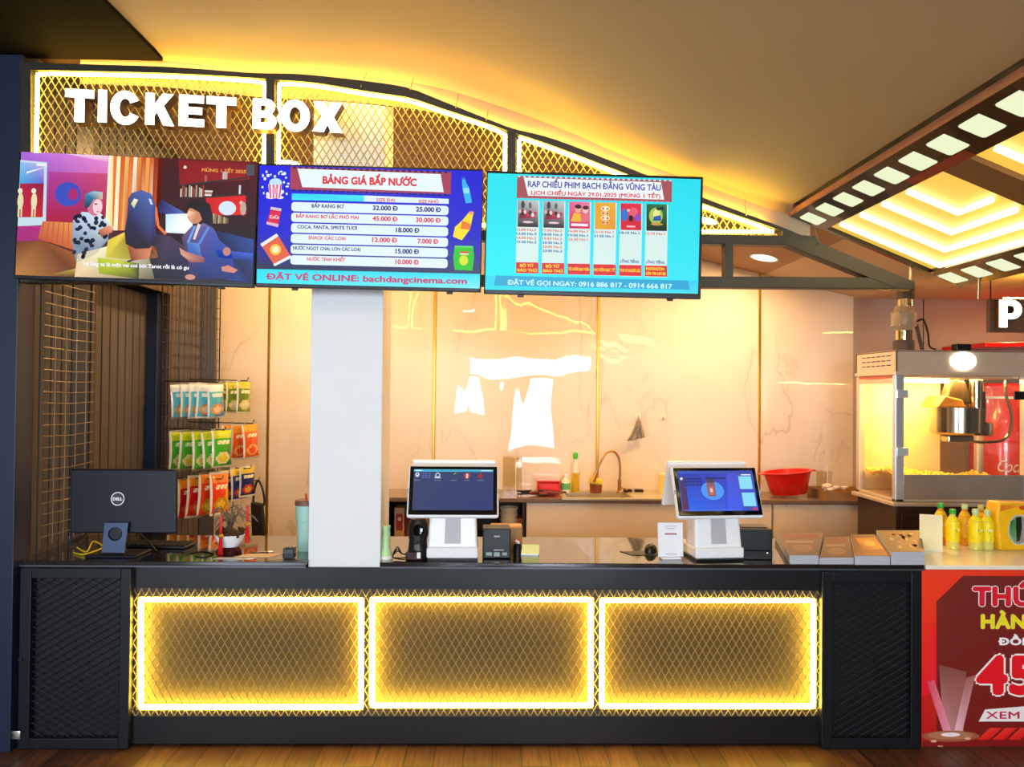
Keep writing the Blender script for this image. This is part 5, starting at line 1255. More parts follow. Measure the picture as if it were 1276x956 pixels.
cv = Canvas((0, 0), (10, 0), (0, 10), .2, .05); cv.poly([(0, 2), (10, 0), (10, 5), (5, 4), (0, 9)], ['#e88018', '#f8d030', '#f0b020', '#e89018', '#e07010'], 0); cv.ell(7, 5, 1.5, 2.5, '#d04818', 1)
cv.done('print', m_printg, t, loc=(-.075, -.0312, .262))

# ------------------------------------------------------------------ back counter
YB0 = 6.3; ZB = P(700, 621, YB0).z
m_brown = M('brown_worktop', '#7a6252', 0.22, var=0.2, scale=30, coat=0.2); m_cream = M('cream_laminate', '#ead6c0', 0.3, var=0.03, scale=2, coat=0.15); m_ss = M('sink_steel', '#cdbf9f', 0.3, metal=.45, var=0.06)
def xb(px, y=YB0, py=640): return P(px, py, y).x
xw0, xw1 = xb(440), xb(1097)
xs0, xs1 = xb(700), xb(836)
wt = thing('worktop', 'long brown worktop with a steel sink along the back wall', 'worktop', (0, YB0, ZB))
b = B(); b.box2((xw0, -.02, -.035), (xs0, YB-YB0-.015, 0), .004); b.box2((xs1, -.02, -.035), (xw1, YB-YB0-.015, 0), .004); b.box2((xs0, .5, -.035), (xs1, YB-YB0-.015, 0), .003); b.box2((xs0, -.02, -.035), (xs1, .02, 0), .003); b.done('slab', m_brown, wt)
b = B(); b.box2((xs0, -.025, -.012), (xs1, .04, .004), .002); b.box2((xs0, .46, -.012), (xs1, .52, .004), .002); b.box2((xs0, .04, -.012), (xs0+.04, .46, .004), .002); b.box2((xs1-.3, .04, -.012), (xs1, .46, .004), .002)
b.box2((xs0+.04, .04, -.2), (xs1-.3, .46, -.19)); b.box2((xs0+.04, .04, -.2), (xs0+.05, .46, 0)); b.box2((xs1-.31, .04, -.2), (xs1-.3, .46, 0)); b.box2((xs0+.04, .45, -.2), (xs1-.3, .46, 0)); b.box2((xs0+.04, .04, -.2), (xs1-.3, .05, 0)); b.done('sink', m_ss, wt)
Zc = ZB-.037
def cab(name, label, pa, pb, doors):
    x0, x1 = xb(pa), xb(pb); t = thing(name, label, 'cabinet', (x0, YB0, 0)); W = x1-x0
    b = B(); b.box2((0, .02, .08), (.018, .5, Zc)); b.box2((W-.018, .02, .08), (W, .5, Zc)); b.box2((.018, .48, .08), (W-.018, .5, Zc)); b.box2((.018, .02, .08), (W-.018, .5, .1)); b.box2((.018, .06, 0), (W-.018, .1, .08)); b.done('body', m_cream, t)
    for i in range(doors):
        d = B().box2((W*i/doors+.003, 0, .085), (W*(i+1)/doors-.003, .02, Zc-.003), .002).done('door', m_cream, t)
        B().box2((W*i/doors+(.04 if i % 2 else W/doors-.06), -.012, Zc-.2), (W*i/doors+(.055 if i % 2 else W/doors-.045), 0, Zc-.08), .003).done('handle', m_ss, d) if False else None
    for i in range(3): B().lathe([(0, -.001), (.004, -.001), (.004, .001), (0, .001)], (W*(.12+.38*i), -.001, Zc-.02), 8, rot=(R(90), 0, 0)).done('screw_cap', m_brown, t)
    return t
cab('base_cabinet', 'pale base cabinet under the sink', 656, 962, 1); cab('base_cabinet', 'pale base cabinet under the red basin', 964, 1094, 1)
x0, x1 = xb(478), xb(654); t = thing('open_shelf_unit', 'open shelf unit under the worktop behind the dark blue terminal', 'shelf unit', (x0, YB0, 0)); W = x1-x0
m_dk = M('dark_shelf', '#3a241c', 0.5, var=0.2)
zsh = P(600, 672, YB0).z-.02
b = B(); b.box2((0, .02, 0), (.02, .52, Zc)); b.box2((W-.02, .02, 0), (W, .52, Zc)); b.box2((.02, .5, 0), (W-.02, .52, Zc)); b.done('frame', m_dk, t); B().box2((.02, .03, zsh-.02), (W-.02, .5, zsh)).done('shelf', m_dk, t); B().box2((.02, .03, .1), (W-.02, .5, .12)).done('shelf', m_dk, t)
# things on the shelf
def onsh(px, y=6.42): return Vector((P(px, 660, y).x, y, zsh))
for i, (px, col, lab) in enumerate(((498, '#d8b090', 'pale carton of paper on the open shelf, beside the green torch'), (512, '#8a3028', 'dark red carton on the open shelf behind the scanner'), (528, '#c89868', 'tan carton on the open shelf behind the scanner'))):
    p = onsh(px); t = thing('carton', lab, 'box', p, 0); B().box((0, .08, .13-.02*i), (.085, .2, .26-.04*i), .003).done('body', M('carton_%d' % i, col, 0.7, var=.15), t)
    cv = Canvas((0, 0), (10, 0), (0, 20), .07, .2-.03*i); cv.rect(1, 3, 9, 17, ['#a83830', '#5a1818', '#a87848'][i], 0); cv.rect(3, 6, 7, 9, ['#f0d0b0', '#c06050', '#e8c8a0'][i], 1); cv.done('print', m_print, t, loc=(-.035, -.0215, .24-.04*i))
def cups(px, n, r, h, label, m, dz=0.0, y=6.42):
    p = onsh(px, y); t = thing('cup_stack', label, 'cups', p+Vector((0, 0, dz)))
    for i in range(n): B().lathe([(0, 0), (r*.75, 0), (r, h), (r*1.05, h), (r*1.05, h-.006), (r*.8, .006), (0, .006)], (0, 0, i*h*.62), 20).done('cup', m, t)
m_cup = M('grey_cup', '#d8c8b4', 0.5, var=.05)
cups(634, 3, .075, .075, 'stack of grey bowls on the open shelf right of the dark blue terminal', m_cup, .102)
p = onsh(634, 6.42); tag(B().box((0, .02, .05), (.2, .2, .1), .01).done('plastic_tub', M('mint_tub', '#8ab8a8', 0.4), loc=p), 'mint plastic tub under the stack of grey bowls', 'tub')
p = onsh(651, 6.45); t = thing('orange_crate', 'orange plastic crate at the right end of the open shelf', 'crate', p+Vector((-.03, 0, 0)))
b = B(); 
for z in (.01, .06, .11, .16): b.box((0, .05, z), (.09, .2, .032), .004)
b.box((0, .05, .085), (.08, .19, .16)); b.done('body', M('orange_plastic', '#c8602a', 0.4), t)
# sink tap
p = Vector((P(772, 605, 6.62).x, 6.62, ZB+.004)); t = thing('sink_tap', 'bronze gooseneck tap with pull-out spray at the sink', 'tap', p); m_br = M('bronze_tap', '#c79a64', 0.36, metal=1.0)
k = 6.62/F
B().lathe([(0, 0), (.026, 0), (.026, .012), (.018, .02), (.016, .12), (0, .12)], n=18).done('base', m_br, t)
neck = smooth_curve([(0, 0, .11), (.004, 0, .22), (-.01, 0, .31), (-.06, -.01, .365), (-.13, -.02, .34), (-.18, -.03, .25), (-.205, -.035, .19)], 6)
B().tube(neck, .0095, 10).done('neck', m_br, t)
B().tube([neck[-1], neck[-1]+Vector((-.02, -.004, -.05)), neck[-1]+Vector((-.035, -.006, -.085))], [.014, .02, .026], 14).done('spray_head', m_br, t); B().tube([(.018, 0, .05), (.07, -.01, .03)], .007, 8).done('lever', m_br, t)
def onb(px, y=6.55): return Vector((P(px, 610, y).x, y, ZB))
p = onb(789, 6.72); t = thing('soap_dish', 'flat dark soap dishes right of the tap', 'dish', p); B().box((-.05, 0, .014), (.08, .06, .026), .012).done('dish', m_blk, t); B().box((.05, 0, .014), (.08, .06, .026), .012).done('dish', m_blk, t)
m_rp = M('red_plastic', '#e01a10', 0.3, coat=.3)
p = onb(683, 6.62); t = thing('red_basket', 'small red plastic basket beside the dish soap', 'basket', p)
B().box((0, 0, .055), (.2, .16, .105), .02).done('body', m_rp, t); B().box((0, 0, .11), (.215, .175, .012), .005).done('rim', m_rp, t)
b = B(); random.seed(6)
for i in range(16): 
    b.mi = i % 3; a = random.uniform(-.35, .35); x = random.uniform(-.12, .12); z = .012+.006*(i//3)
    b.box((x, random.uniform(-.05, .05), z), (random.uniform(.12, .24), .02, .014), .004, rot=(0, random.uniform(-.08, .08), a))
tag(b.done('utensil_pile', [m_blk, M('dark_red', '#5a1210', 0.4), M('copper_red', '#a8503a', 0.3, metal=.4)], loc=onb(671, 6.42)+Vector((0, 0, .002))), 'pile of dark red and black serving tongs left of the sink', 'utensils')
p = onb(704.5, 6.66); t = thing('soap_bottle', 'short clear soap bottle with a green and white label', 'bottle', p); B().lathe([(0, 0), (.042, 0), (.045, .01), (.045, .09), (.02, .12), (.014, .125), (0, .125)], n=18).done('bottle', M('clear_plastic', '#e0e4d0', 0.15), t); B().lathe([(.0455, .03), (.0455, .085)], n=18).done('label', M('green_label', '#6ab870', 0.4, var=.3, scale=40), t); B().lathe([(0, .12), (.014, .12), (.013, .16), (0, .162)], n=12).done('cap', m_wh, t)
p = onb(717, 6.7); t = thing('dish_soap_bottle', 'tall bottle of yellow dish soap with a bright green cap', 'bottle', p); B().lathe([(0, 0), (.034, 0), (.036, .01), (.034, .17), (0, .17)], n=18).done('liquid', M('yellow_soap', '#d8b020', 0.1, coat=.5), t); B().lathe([(.034, .17), (.03, .24), (.014, .28), (.013, .3), (0, .3)], n=18).done('shoulder', M('clear_plastic', '#e0e4d0', 0.15), t); B().lathe([(0, .295), (.02, .295), (.022, .31), (.02, .34), (.01, .35), (0, .35)], n=16).done('cap', M('bright_green_cap', '#48d030', 0.35), t)
p = onb(742.5, 6.66); t = thing('sponge_cup', 'small brown cup holding a yellow sponge under the tap', 'cup', p); B().lathe([(0, 0), (.05, 0), (.056, .075), (.05, .075), (.046, .006), (0, .006)], n=20).done('cup', M('brown_cup', '#8a4a2a', 0.4), t); B().box((0, 0, .1), (.115, .07, .06), .018, rot=(0, R(8), 0)).done('sponge', M('sponge_yellow', '#f0d848', 0.9, bump=.3, scale=60), t)
p = onb(829, 6.66); t = thing('yellow_canister', 'pale yellow translucent canister between the sink and the bright blue terminal', 'canister', p); B().lathe([(0, 0), (.055, 0), (.058, .16), (0, .16)], n=20).done('body', M('yellow_translucent', '#f0dc78', 0.2), t); B().lathe([(0, .16), (.06, .16), (.06, .178), (0, .18)], n=20).done('lid', M('pale_lid', '#f4eab0', 0.3), t)
p = onb(638, 6.6); t = thing('clear_box', 'tall clear plastic box on the worktop above the stack of grey bowls', 'box', p)
m_cl = GLASS('clear_box_plastic', (.97, .96, .93))
b = B(); b.box((-.08, 0, .16), (.003, .14, .32)); b.box((.08, 0, .16), (.003, .14, .32)); b.box((0, -.07, .16), (.16, .003, .32)); b.box((0, .07, .16), (.16, .003, .32)); b.done('side', m_cl, t); B().box((.03, -.073, .16), (.006, .004, .32), .001).done('edge', m_wh, t)
# red basin, tray with crumpled paper, clear stand
p = onb(983, 6.5); t = thing('red_basin', 'large red plastic basin tipped on the worktop', 'basin', p+Vector((0, 0, .022)), rot=(0, R(-5), 0))
B().lathe([(0, 0), (.14, 0), (.15, .008), (.2, .185), (.218, .19), (.218, .198), (.195, .198), (.142, .016), (0, .012)], n=36, sy=.8).done('bowl', m_rp, t); b = B(); b.box((-.215, 0, .19), (.04, .1, .014), .006); b.box((.215, 0, .19), (.04, .1, .014), .006); b.done('handle', m_rp, t)
p = onb(1050, 6.5); t = thing('cardboard_tray', 'low cardboard tray beside the popcorn machine', 'tray', p); b = B(); b.box((0, 0, .004), (.46, .36, .008)); b.box((0, -.18, .035), (.46, .008, .07)); b.box((0, .18, .035), (.46, .008, .07)); b.box((-.23, 0, .035), (.008, .36, .07)); b.box((.23, 0, .035), (.008, .36, .07)); b.done('walls', M('tray_card', '#a07848', 0.8), t)
b = B()
for i in range(9): b.blob((random.uniform(-.08, .08), random.uniform(-.1, .06), .06+random.uniform(0, .04)), random.uniform(.02, .035), 1, .35, (1.4, 1, .6))
tag(b.done('crumpled_paper', M('crumpled_white', '#e8ddd0', 0.7), loc=p+Vector((-.06, 0, .0))), 'crumpled white paper lying in the cardboard tray', 'paper')
p = onb(1027, 6.72); t = thing('clear_jar', 'clear plastic jar with a pale edge behind the cardboard tray', 'jar', p); B().lathe([(.06, 0), (.066, .2), (.064, .2), (.058, 0)], n=24).done('jar', m_cl, t); B().box((.0, -.064, .16), (.006, .004, .2), .001).done('edge', m_wh, t)
# wall hooks, one with a grey cloth
for px, lab in ((795, 'small wall hook holding the grey cloth'), (826, 'empty small wall hook right of the grey cloth')):
    p = P(px, 519 if px < 800 else 519, YB-.001); t = thing('wall_hook', lab, 'hook', p); B().box((0, -.004, 0), (.05, .006, .05), .003).done('plate', M('clear_hook', '#f4e8c8', 0.2), t); B().tube(smooth_curve([(0, -.006, .005), (0, -.02, 0), (0, -.03, -.03), (0, -.045, -.02)], 4), .004, 6).done('hook', m_steel, t)
p = P(795, 524, YB-.05); t = tag(B().grid(lambda u, v: ((v-.5)*(.03+.13*u**1.2)-.02*u+.008*math.sin(v*19), -.01-.03*abs(math.sin(v*7+u*2)), -.0-.17*u+.035*(v-.4)*u), 12, 16).done('cloth', M('grey_cloth', '#9a8f7c', 0.9, var=.35, scale=40), loc=p), 'crumpled grey cloth hanging from a wall hook above the sink', 'cloth')
mod = t.modifiers.new('solid', 'SOLIDIFY'); mod.thickness = .006

# ------------------------------------------------------------------ popcorn machine on its cart
YP = 5.4; YPb = 6.0
def xp(px, y=YP, py=550): return P(px, py, y).x
xl = xp(1116); zb0 = P(1200, 626, YP).z; zt0 = P(1200, 437, YP).z; zg = P(1200, 466, YP).z; zp = P(1200, 592, YP).z
Wp = 1.0; Dp = YPb-YP; LP = Vector((xl, YP, zb0)); Hh = zt0-zb0; zg -= zb0; zp -= zb0
m_ssp = M('machine_steel', '#d6c2a8', 0.32, metal=.3, var=.08, stretch=(1, 1, 14)); m_dkst = M('cart_steel', '#54402e', 0.35, metal=.6, var=.15, stretch=(1, 1, 8))
t = thing('machine_cart', 'dark steel cart under the popcorn machine', 'cart', (xl, YP, 0))
b = B(); b.box2((.01, .01, .1), (Wp-.01, Dp-.01, zb0-.03), .004); b.done('body', m_dkst, t)
for i in (0, 1): 
    d = B().box2((.04+i*.46, -.006, .15), (.48+i*.46, .008, zb0-.08), .004).done('door', m_dkst, t); B().box2((.42+i*.1, -.03, zb0-.3), (.435+i*.1, -.006, zb0-.15), .003).done('handle', m_ssp, d)
B().box2((-.03, -.03, zb0-.03), (Wp+.03, Dp+.02, zb0-.002), .006).done('top', m_ssp, t)
for x in (.06, Wp-.06):
    for y in (.06, Dp-.06): B().lathe([(0, 0), (.03, 0), (.03, .1), (0, .1)], (x, y, 0), 12).done('leg', m_dkst, t)
pm = thing('popcorn_machine', 'steel and glass popcorn machine glowing yellow inside', 'popcorn machine', LP)
m_gl = GLASS('machine_glass', (.985, .98, .96))
b = B(); b.box2((0, 0, zg), (Wp, .012, Hh), .004); b.box2((0, Dp-.012, zg), (Wp, Dp, Hh)); b.box2((Wp-.012, 0, zg), (Wp, Dp, Hh)); b.box2((0, 0, Hh-.012), (Wp, Dp, Hh), .003); b.box2((0, 0, zg), (.012, Dp, Hh)); b.box2((.012, .012, zg), (Wp-.012, Dp-.012, zg+.012)); b.box2((-.012, -.016, zg-.012), (Wp+.012, .0, zg+.014), .003); b.box2((-.014, 0, zg-.012), (0, Dp, zg+.014), .003); b.done('hood', m_ssp, pm)
b = B()
for r_ in range(3):
    for c_ in range(6): b.box((-.002, .1+c_*.075, zg+.06+r_*.035), (.004, .05, .006))
b.done('vent_slots', m_black, pm)
pw = .062
for (x, y) in ((0, 0), (0, Dp-.05), (Wp-pw, 0), (Wp-.05, Dp-.05)): B().box2((x, y, 0), (x+(pw if y == 0 else .05), y+.05, zg), .004).done('corner_post', M('post_steel', '#d8dde2', 0.3, metal=.7) if y == 0 else m_ssp, pm)
B().box2((0, .05, zg-.035), (.006, Dp-.05, zg-.015)).done('side_trim', M('orange_trim', '#d8502a', 0.3), pm)
B().box2((.0, .05, zg-.075), (.008, Dp-.05, zg-.04)).done('side_rail', m_ssp, pm)
B().box2((0, 0, 0), (Wp, Dp, .02), .004).done('base_tray', m_ssp, pm)
B().box2((pw, .004, .02), (Wp-pw, .02, zp), .003).done('front_panel', M('front_steel', '#a89c8c', 0.26, metal=.4, var=.1), pm)
for i in (0, 1): B().box2((pw+.004+i*(Wp/2-pw), .012, zp+.005), (Wp/2-.003+i*(Wp/2-pw), .018, zg-.014)).done('door_glass', m_gl, pm)
B().box2((.02, .05, .02), (.026, Dp-.05, zg-.08)).done('side_glass', m_gl, pm)
B().box2((Wp-.026, .05, .02), (Wp-.02, Dp-.05, zg-.08)).done('side_glass', m_gl, pm)
B().box2((Wp*.66, Dp-.03, .02), (Wp-.05, Dp-.022, zg-.08)).done('rear_glass', m_gl, pm)
b = B(); b.box2((.05, Dp-.034, .02), (Wp*.3, Dp-.02, zg-.05), .003); b.box2((Wp*.305, Dp-.034, .02), (Wp*.66, Dp-.02, zg-.05), .003); b.done('rear_panel', M('cream_enamel', '#e8cf94', 0.35, var=.04), pm)
m_hin = M('hinge_chrome', '#e4eef6', 0.2, metal=.6)
for px, py in ((1124, 491), (1124, 563), (1270, 493)): q = P(px, py, YP)-LP; B().box((q.x, -.006, q.z), (.085, .01, .06), .003).done('hinge', m_hin if px < 1200 else m_blk, pm)
q = P(1200, 450, YP)-LP; B().lathe([(0, -.012), (.07, -.012), (.088, -.006), (.09, .006), (0, .006)], (q.x, -.008, q.z), 32, rot=(R(90), 0, 0), sy=.72).done('lamp_badge', EM('badge_glow', (1, .93, .75), 6), pm)
q = P(1203, 436, YP)-LP; b = B(); b.box((q.x, .05, Hh+.025), (.11, .07, .05), .008)
for i in range(6): b.box((q.x-.045+i*.018, .013, Hh+.025), (.008, .006, .04))
b.done('top_knob', m_blk, pm)
# inside: heating shelf, kettle, arm and hose
B().box2((.04, .06, zg-.03), (Wp-.04, Dp-.06, zg-.012)).done('inner_ceiling', m_ssp, pm)
kx = P(1193, 500, 5.7).x-LP.x; kz0 = P(1193, 541, 5.7).z-LP.z; kz1 = P(1193, 508, 5.7).z-LP.z
m_ket = M('kettle_steel', '#a39a90', 0.2, metal=1.0, var=.1)
kt = B().lathe([(0, kz0), (.17, kz0), (.185, kz0+.015), (.185, kz1), (.178, kz1), (.17, kz0+.02), (0, kz0+.02)], (kx, .3, 0), 36).done('kettle', m_ket, pm)
b = B(); b.prism([(kx-.23, .3-.12, kz1), (kx+.0, .3-.12, kz1+.0), (kx-.02, .3-.1, kz1+.06), (kx-.15, .3-.1, kz1+.09)], (0, .24, 0), bev=.01); b.done('kettle_lid', M('burnt_orange', '#a8702a', 0.45, metal=.4, var=.4, scale=20), pm)
b = B(); b.prism([(kx-.11, .26, kz1+.05), (kx+.1, .26, kz1+.02), (kx+.04, .26, kz1+.2), (kx-.06, .26, kz1+.22)], (0, .1, 0), bev=.015); b.done('stirrer_housing', M('sooty_steel', '#4a3a28', 0.5, metal=.5, var=.4, scale=30), pm)
b = B(); b.tube([(kx+.105, .24, zg-.03), (kx+.105, .24, kz1-.03), (kx+.1, .22, kz0+.1)], [.045, .045, .035], 16); b.box((kx+.12, .2, kz0+.045), (.12, .1, .1), .012); b.done('kettle_arm', m_ket, pm)
B().box((kx+.165, .26, kz1+.06), (.03, .04, .13), .006).done('arm_handle', m_blk, pm)
B().tube(smooth_curve([(kx+.37, .3, zg-.03), (kx+.375, .3, zg-.15), (kx+.42, .3, zg-.32), (kx+.37, .3, kz0-.03), (kx+.2, .3, kz0-.06), (kx+.05, .3, kz0-.045)], 6), .011, 8).done('hose', m_ket, pm)
B().box((kx, .3, kz0-.035), (.2, .1, .05), .01).done('kettle_mount', m_ket, pm)
L = bpy.data.lights.new('machine_lamp', 'AREA'); L.shape = 'RECTANGLE'; L.size = .7; L.size_y = .25; L.energy = 42; L.color = (1, .60, .16)
lo = bpy.data.objects.new('machine_lamp', L); COL.objects.link(lo); lo.parent = pm; lo.location = (Wp/2, Dp/2, zg-.035)
b = B(); b.tube([(.12, .2, zg-.05), (.5, .2, zg-.05)], .014, 10); b.done('lamp_tube', m_tube, pm)
# popcorn heap
b = B(); random.seed(9)
def heap(x, y): return (.205 if x < .22 else max(.16, .205-.3*(x-.22)))-.05*max(0, (.2-y)/.2)*(x < .3)+.018*math.sin(x*11+y*8)
for i in range(1500):
    x, y = random.uniform(.05, Wp-.07), random.uniform(.055, Dp-.07)
    if x > .3 and random.random() < .35: continue
    z = heap(x, y)-random.uniform(0, .03); b.blob((x, y, z), random.uniform(.011, .017), 1, .35)
b.grid(lambda u, v: (.04+u*(Wp-.1), .05+v*(Dp-.1), heap(.04+u*(Wp-.1), .05+v*(Dp-.1))-.02), 24, 14)
tag(b.done('popcorn', M('popcorn_yellow', '#f0cc58', 0.7, var=.2, scale=60), loc=LP+Vector((0, 0, 0.001))), 'heap of yellow popcorn inside the machine', 'popcorn', kind='stuff')
# extractor fan and duct on top
dx, dy = P(1126, 430, 5.72).x, 5.72; kd = 5.72/F
def zz(py): return P(1126, py, 5.72).z
t = thing('extractor_duct', 'inline extractor fan and duct rising from the popcorn machine', 'extractor fan', (dx, dy, zt0))
def zr(py): return zz(py)-zt0
m_rub = M('grey_rubber', '#54473c', 0.6); m_chr = M('chrome_duct', '#d8c8a8', 0.15, metal=1.0); m_fan = M('fan_cream', '#a8977c', 0.4)
dx_ = (1126-1124)*kd
B().lathe([(0, 0), (.075, 0), (.075, zr(425)), (.065, zr(424)), (0, zr(424))], n=28).done('collar', m_rub, t)
B().lathe([(.058, zr(425)), (.058, zr(411))], n=28).done('pipe', m_chr, t)
B().lathe([(.06, zr(412)), (.075, zr(408)), (.082, zr(407)), (.088, zr(405)), (.088, zr(391)), (.082, zr(389)), (.075, zr(388)), (.06, zr(382))], n=28).done('fan_housing', m_fan, t)
b = B()
for py in (406, 390):
    for a in range(8): b.box((.085*math.cos(a*.785), .085*math.sin(a*.785), zr(py)), (.014, .014, .014), .003)
b.done('clip', m_steel, t)
B().lathe([(.052, zr(384)), (.052, zr(372))], (.012, 0, 0), n=28).done('pipe', m_chr, t)
B().lathe([(0, zr(373)), (.062, zr(373)), (.062, zr(352)), (0, zr(352))], (.014, 0, 0), n=28).done('collar', m_rub, t)
B().tube(smooth_curve([(.085, -.03, zr(401)), (.13, -.04, zr(399)), (.17, -.03, zr(415)), (.2, 0, zr(431)), (.26, .02, zr(435))], 6), .007, 8).done('cable', m_cable, t)
B().box((.12, .0, zr(420)), (.018, .03, .2), .003, rot=(0, R(-14), 0)).done('bracket', m_rub, t)
# red drinks cooler behind the machine
xc = P(1258, 540, 6.35).x; t = thing('drinks_cooler', 'red drinks cooler with white script seen through the popcorn machine', 'cooler', (xc, 6.2, 0)); zc1 = P(1258, 478, 6.35).z
B().lathe([(0, .0), (.22, 0), (.235, .03), (.24, zc1-.05), (.22, zc1), (0, zc1)], (0.03, .3, 0), n=36).done('body', M('cooler_red', '#d81810', 0.25, coat=.6), t)
B().lathe([(.243, zc1-.13), (.243, zc1-.11)], (0.03, .3, 0), n=36).done('band', m_wh, t)
cv = Canvas((0, 0), (10, 0), (0, 4), .4, .16); cv.text(5, 2, 'CocaCola', 2.6, 9, '#f8e8d0', 0, 0.0, shear=.25)
o = cv.done('script', m_print, t)
for v in o.data.vertices: a = (v.co.x-.2)/.244; v.co = (.03+.246*math.sin(a), .3-.246*math.cos(a), P(1258, 572, 6.0).z+v.co.z)
for i, zz_ in enumerate((560, 522)): pass
# lit letter sign and red awning at the far right
t = thing('popcorn_sign', 'glowing white letter sign hanging at the right above the red shelf', 'sign', P(1240, 410, 5.3)); k = 5.3/F
B().box2((-.02, .03, -.02), (.9, .07, .22), .004).done('sign_board', M('sign_board_brown', '#6a4c34', 0.5, var=.15), t)
cu = bpy.data.curves.new('letter', 'CURVE'); cu.dimensions = '2D'; cu.fill_mode = 'BOTH'; cu.extrude = .02
for poly in ([(0, 0), (.36, 0), (.36, .3)]+arcpts(.55, .65, .45, .35, -90, 90, 12)+[(0, 1)], [(.36, .5)]+arcpts(.52, .65, .14, .14, -90, 90, 8)+[(.36, .79)]):
    sp = cu.splines.new('POLY'); sp.points.add(len(poly)-1); sp.use_cyclic_u = True
    for i, (u, v) in enumerate(poly): sp.points[i].co = (u*.165, v*.195, 0, 1)
tmp = bpy.data.objects.new('t', cu); COL.objects.link(tmp); me = bpy.data.meshes.new_from_object(tmp); bpy.data.objects.remove(tmp); bpy.data.curves.remove(cu)
me.materials.clear(); me.materials.append(m_letter); me.materials.append(m_lside)
for pp in me.polygons: pp.material_index = 0 if pp.normal.z > .9 else 1; pp.use_smooth = False
o = bpy.data.objects.new('letter', me); COL.objects.link(o); o.parent = t; o.rotation_euler = (R(90), 0, 0); o.location = (.015, .0, .01)
for x in (.0, .5): B().tube([(x, .05, .22), (x, .05, 2.65-t.location.z)], .005, 6).done('hanger', m_black, t)
B().box2((0.1, .045, .222), (.88, .065, .232), .002).done('added_cove_strip', m_ledcove, t)  # strip added on top of the board to warm the ceiling above
q = P(1230, 436, 5.6); t = thing('wall_shelf', 'red shelf on the back wall above the popcorn machine', 'shelf', (q.x+.1, 6.2, P(1230, 430, 6.2).z))
B().prism([(.28, 0, -.02), (1.8, 0, .03), (1.8, 0, .075), (.28, 0, .02)], (0, .62, 0), bev=.006).done('board', m_rp, t); B().box2((.5, .5, -.12), (.53, .64, .0), .003).done('bracket', m_steel, t)
# ------------------------------------------------------------------ wire grids on the timber wall, hooks and snack bags
m_wire = M('grid_wire', '#6d5e48', 0.4, metal=.5, var=.1); m_wireb = M('grid_wire_black', '#1c1a1a', 0.4, metal=.3)
def grid(label, y0, y1, z0, z1, x, sv, sh, mat, bow=0.0):
    t = thing('wire_grid_panel', label, 'wire grid', (x, y0, z0)); W, H = y1-y0, z1-z0
    b = B()
    for q in ((0, 0), (0, W)): pass
    b.tube([(0, 0, 0), (0, W, 0), (0, W, H), (0, 0, H)], .005, 6, closed=True); b.done('frame', mat, t)
    b = B(); n = int(H/sh)
    for i in range(1, n):
        z = H*i/n; b.tube([(0.0, 0, z), (.012*bow, W*.5, z-.006*bow), (0, W, z)], .0028, 5)
    m = int(W/sv)
    for i in range(1, m): b.tube([(.005, W*i/m, 0), (.005, W*i/m, H)], .0028, 5)
    b.done('wires', mat, t); return t
grid('tan wire grid hanging on the timber wall beside the navy column', 3.92, 4.42, Z_TOP+.03, 2.6, XL+.05, .1, .057, m_wire, 1)
g2 = grid('black wire grid with hooks behind the hanging snack bags', 5.3, 6.4, Z_TOP+.05, 2.7, XL+.045, .07, .085, m_wireb)
def bagmesh(kind):
    """a filled snack bag 1 x 1 (scaled later): pillow with crimped seals; colours by place on the print"""
    nu, nv = 14, 20; W, H = .165, .265
    pal = {'blue': ('#e8f0f0', '#58c0d8', '#3890c0', '#f0a050', '#f8e0b0'), 'olive': ('#c8c040', '#6a8a28', '#98a830', '#e8d890', '#f0e8c0'),
           'green': ('#c8d820', '#48b028', '#2a8a28', '#f0e0a0', '#e8d030'), 'orange': ('#f0a020', '#e86018', '#d84010', '#f8b060', '#f04820'),
           'red': ('#f09828', '#d81018', '#c00c18', '#e85028', '#f8a058'), 'amber': ('#f08020', '#e84018', '#f0a028', '#c8a020', '#f8c840'), 'navy': ('#f0d048', '#283878', '#1c2858', '#c84028', '#e8b050')}[kind]
    verts, faces, cols = [], [], []
    def pos_(i, j, s):
        u, v = i/nu, j/nv; e = max(0, math.sin(math.pi*u))**.55*max(0, math.sin(math.pi*min(1, max(0, (v-.05)/.9))))**.5
        sx = 1-.07*math.sin(math.pi*v)
        wr = .0025*math.sin(u*23+v*9)*math.sin(v*17)
        return ((u-.5)*W*sx, s*(.022*e+wr*e), -v*H)
    for s in (-1, 1):
        o = len(verts)
        for i in range(nu+1):
            for j in range(nv+1): verts.append(pos_(i, j, s))
        for i in range(nu):
            for j in range(nv):
                a = o+i*(nv+1)+j; f = [a, a+nv+1, a+nv+2, a+1]; faces.append(f if s > 0 else f[::-1])
                u, v = (i+.5)/nu, (j+.5)/nv
                if v < .06 or v > .95: c = '#e4e0d4'
                elif s > 0: c = '#d8d8d4'
                elif u < .05: c = '#eceae4'
                elif v < .24: c = pal[0]
                elif ((u-.5)/.34)**2+((v-.76)/.16)**2 < .35: c = pal[4]
                elif ((u-.5)/.34)**2+((v-.76)/.16)**2 < 1: c = pal[3]
                elif .3 < v < .42 and .2 < u < .85: c = '#f8f4e0' if (i+j) % 3 else pal[0]
                elif u+v*.6 > 1.0: c = pal[2]
                else: c = pal[1]
                cols.append(hx(c))
    me = bpy.data.meshes.new('snack_bag'); me.from_pydata(verts, [], faces)
    at = me.color_attributes.new('Col', 'FLOAT_COLOR', 'CORNER')
    for p, c in zip(me.polygons, cols):
        p.use_smooth = True
        for l in p.loop_indices: at.data[l].color = (*c, 1)
    me.materials.append(m_printg); return me
BM = {k: bagmesh(k) for k in ('blue', 'olive', 'green', 'orange', 'red', 'amber', 'navy')}
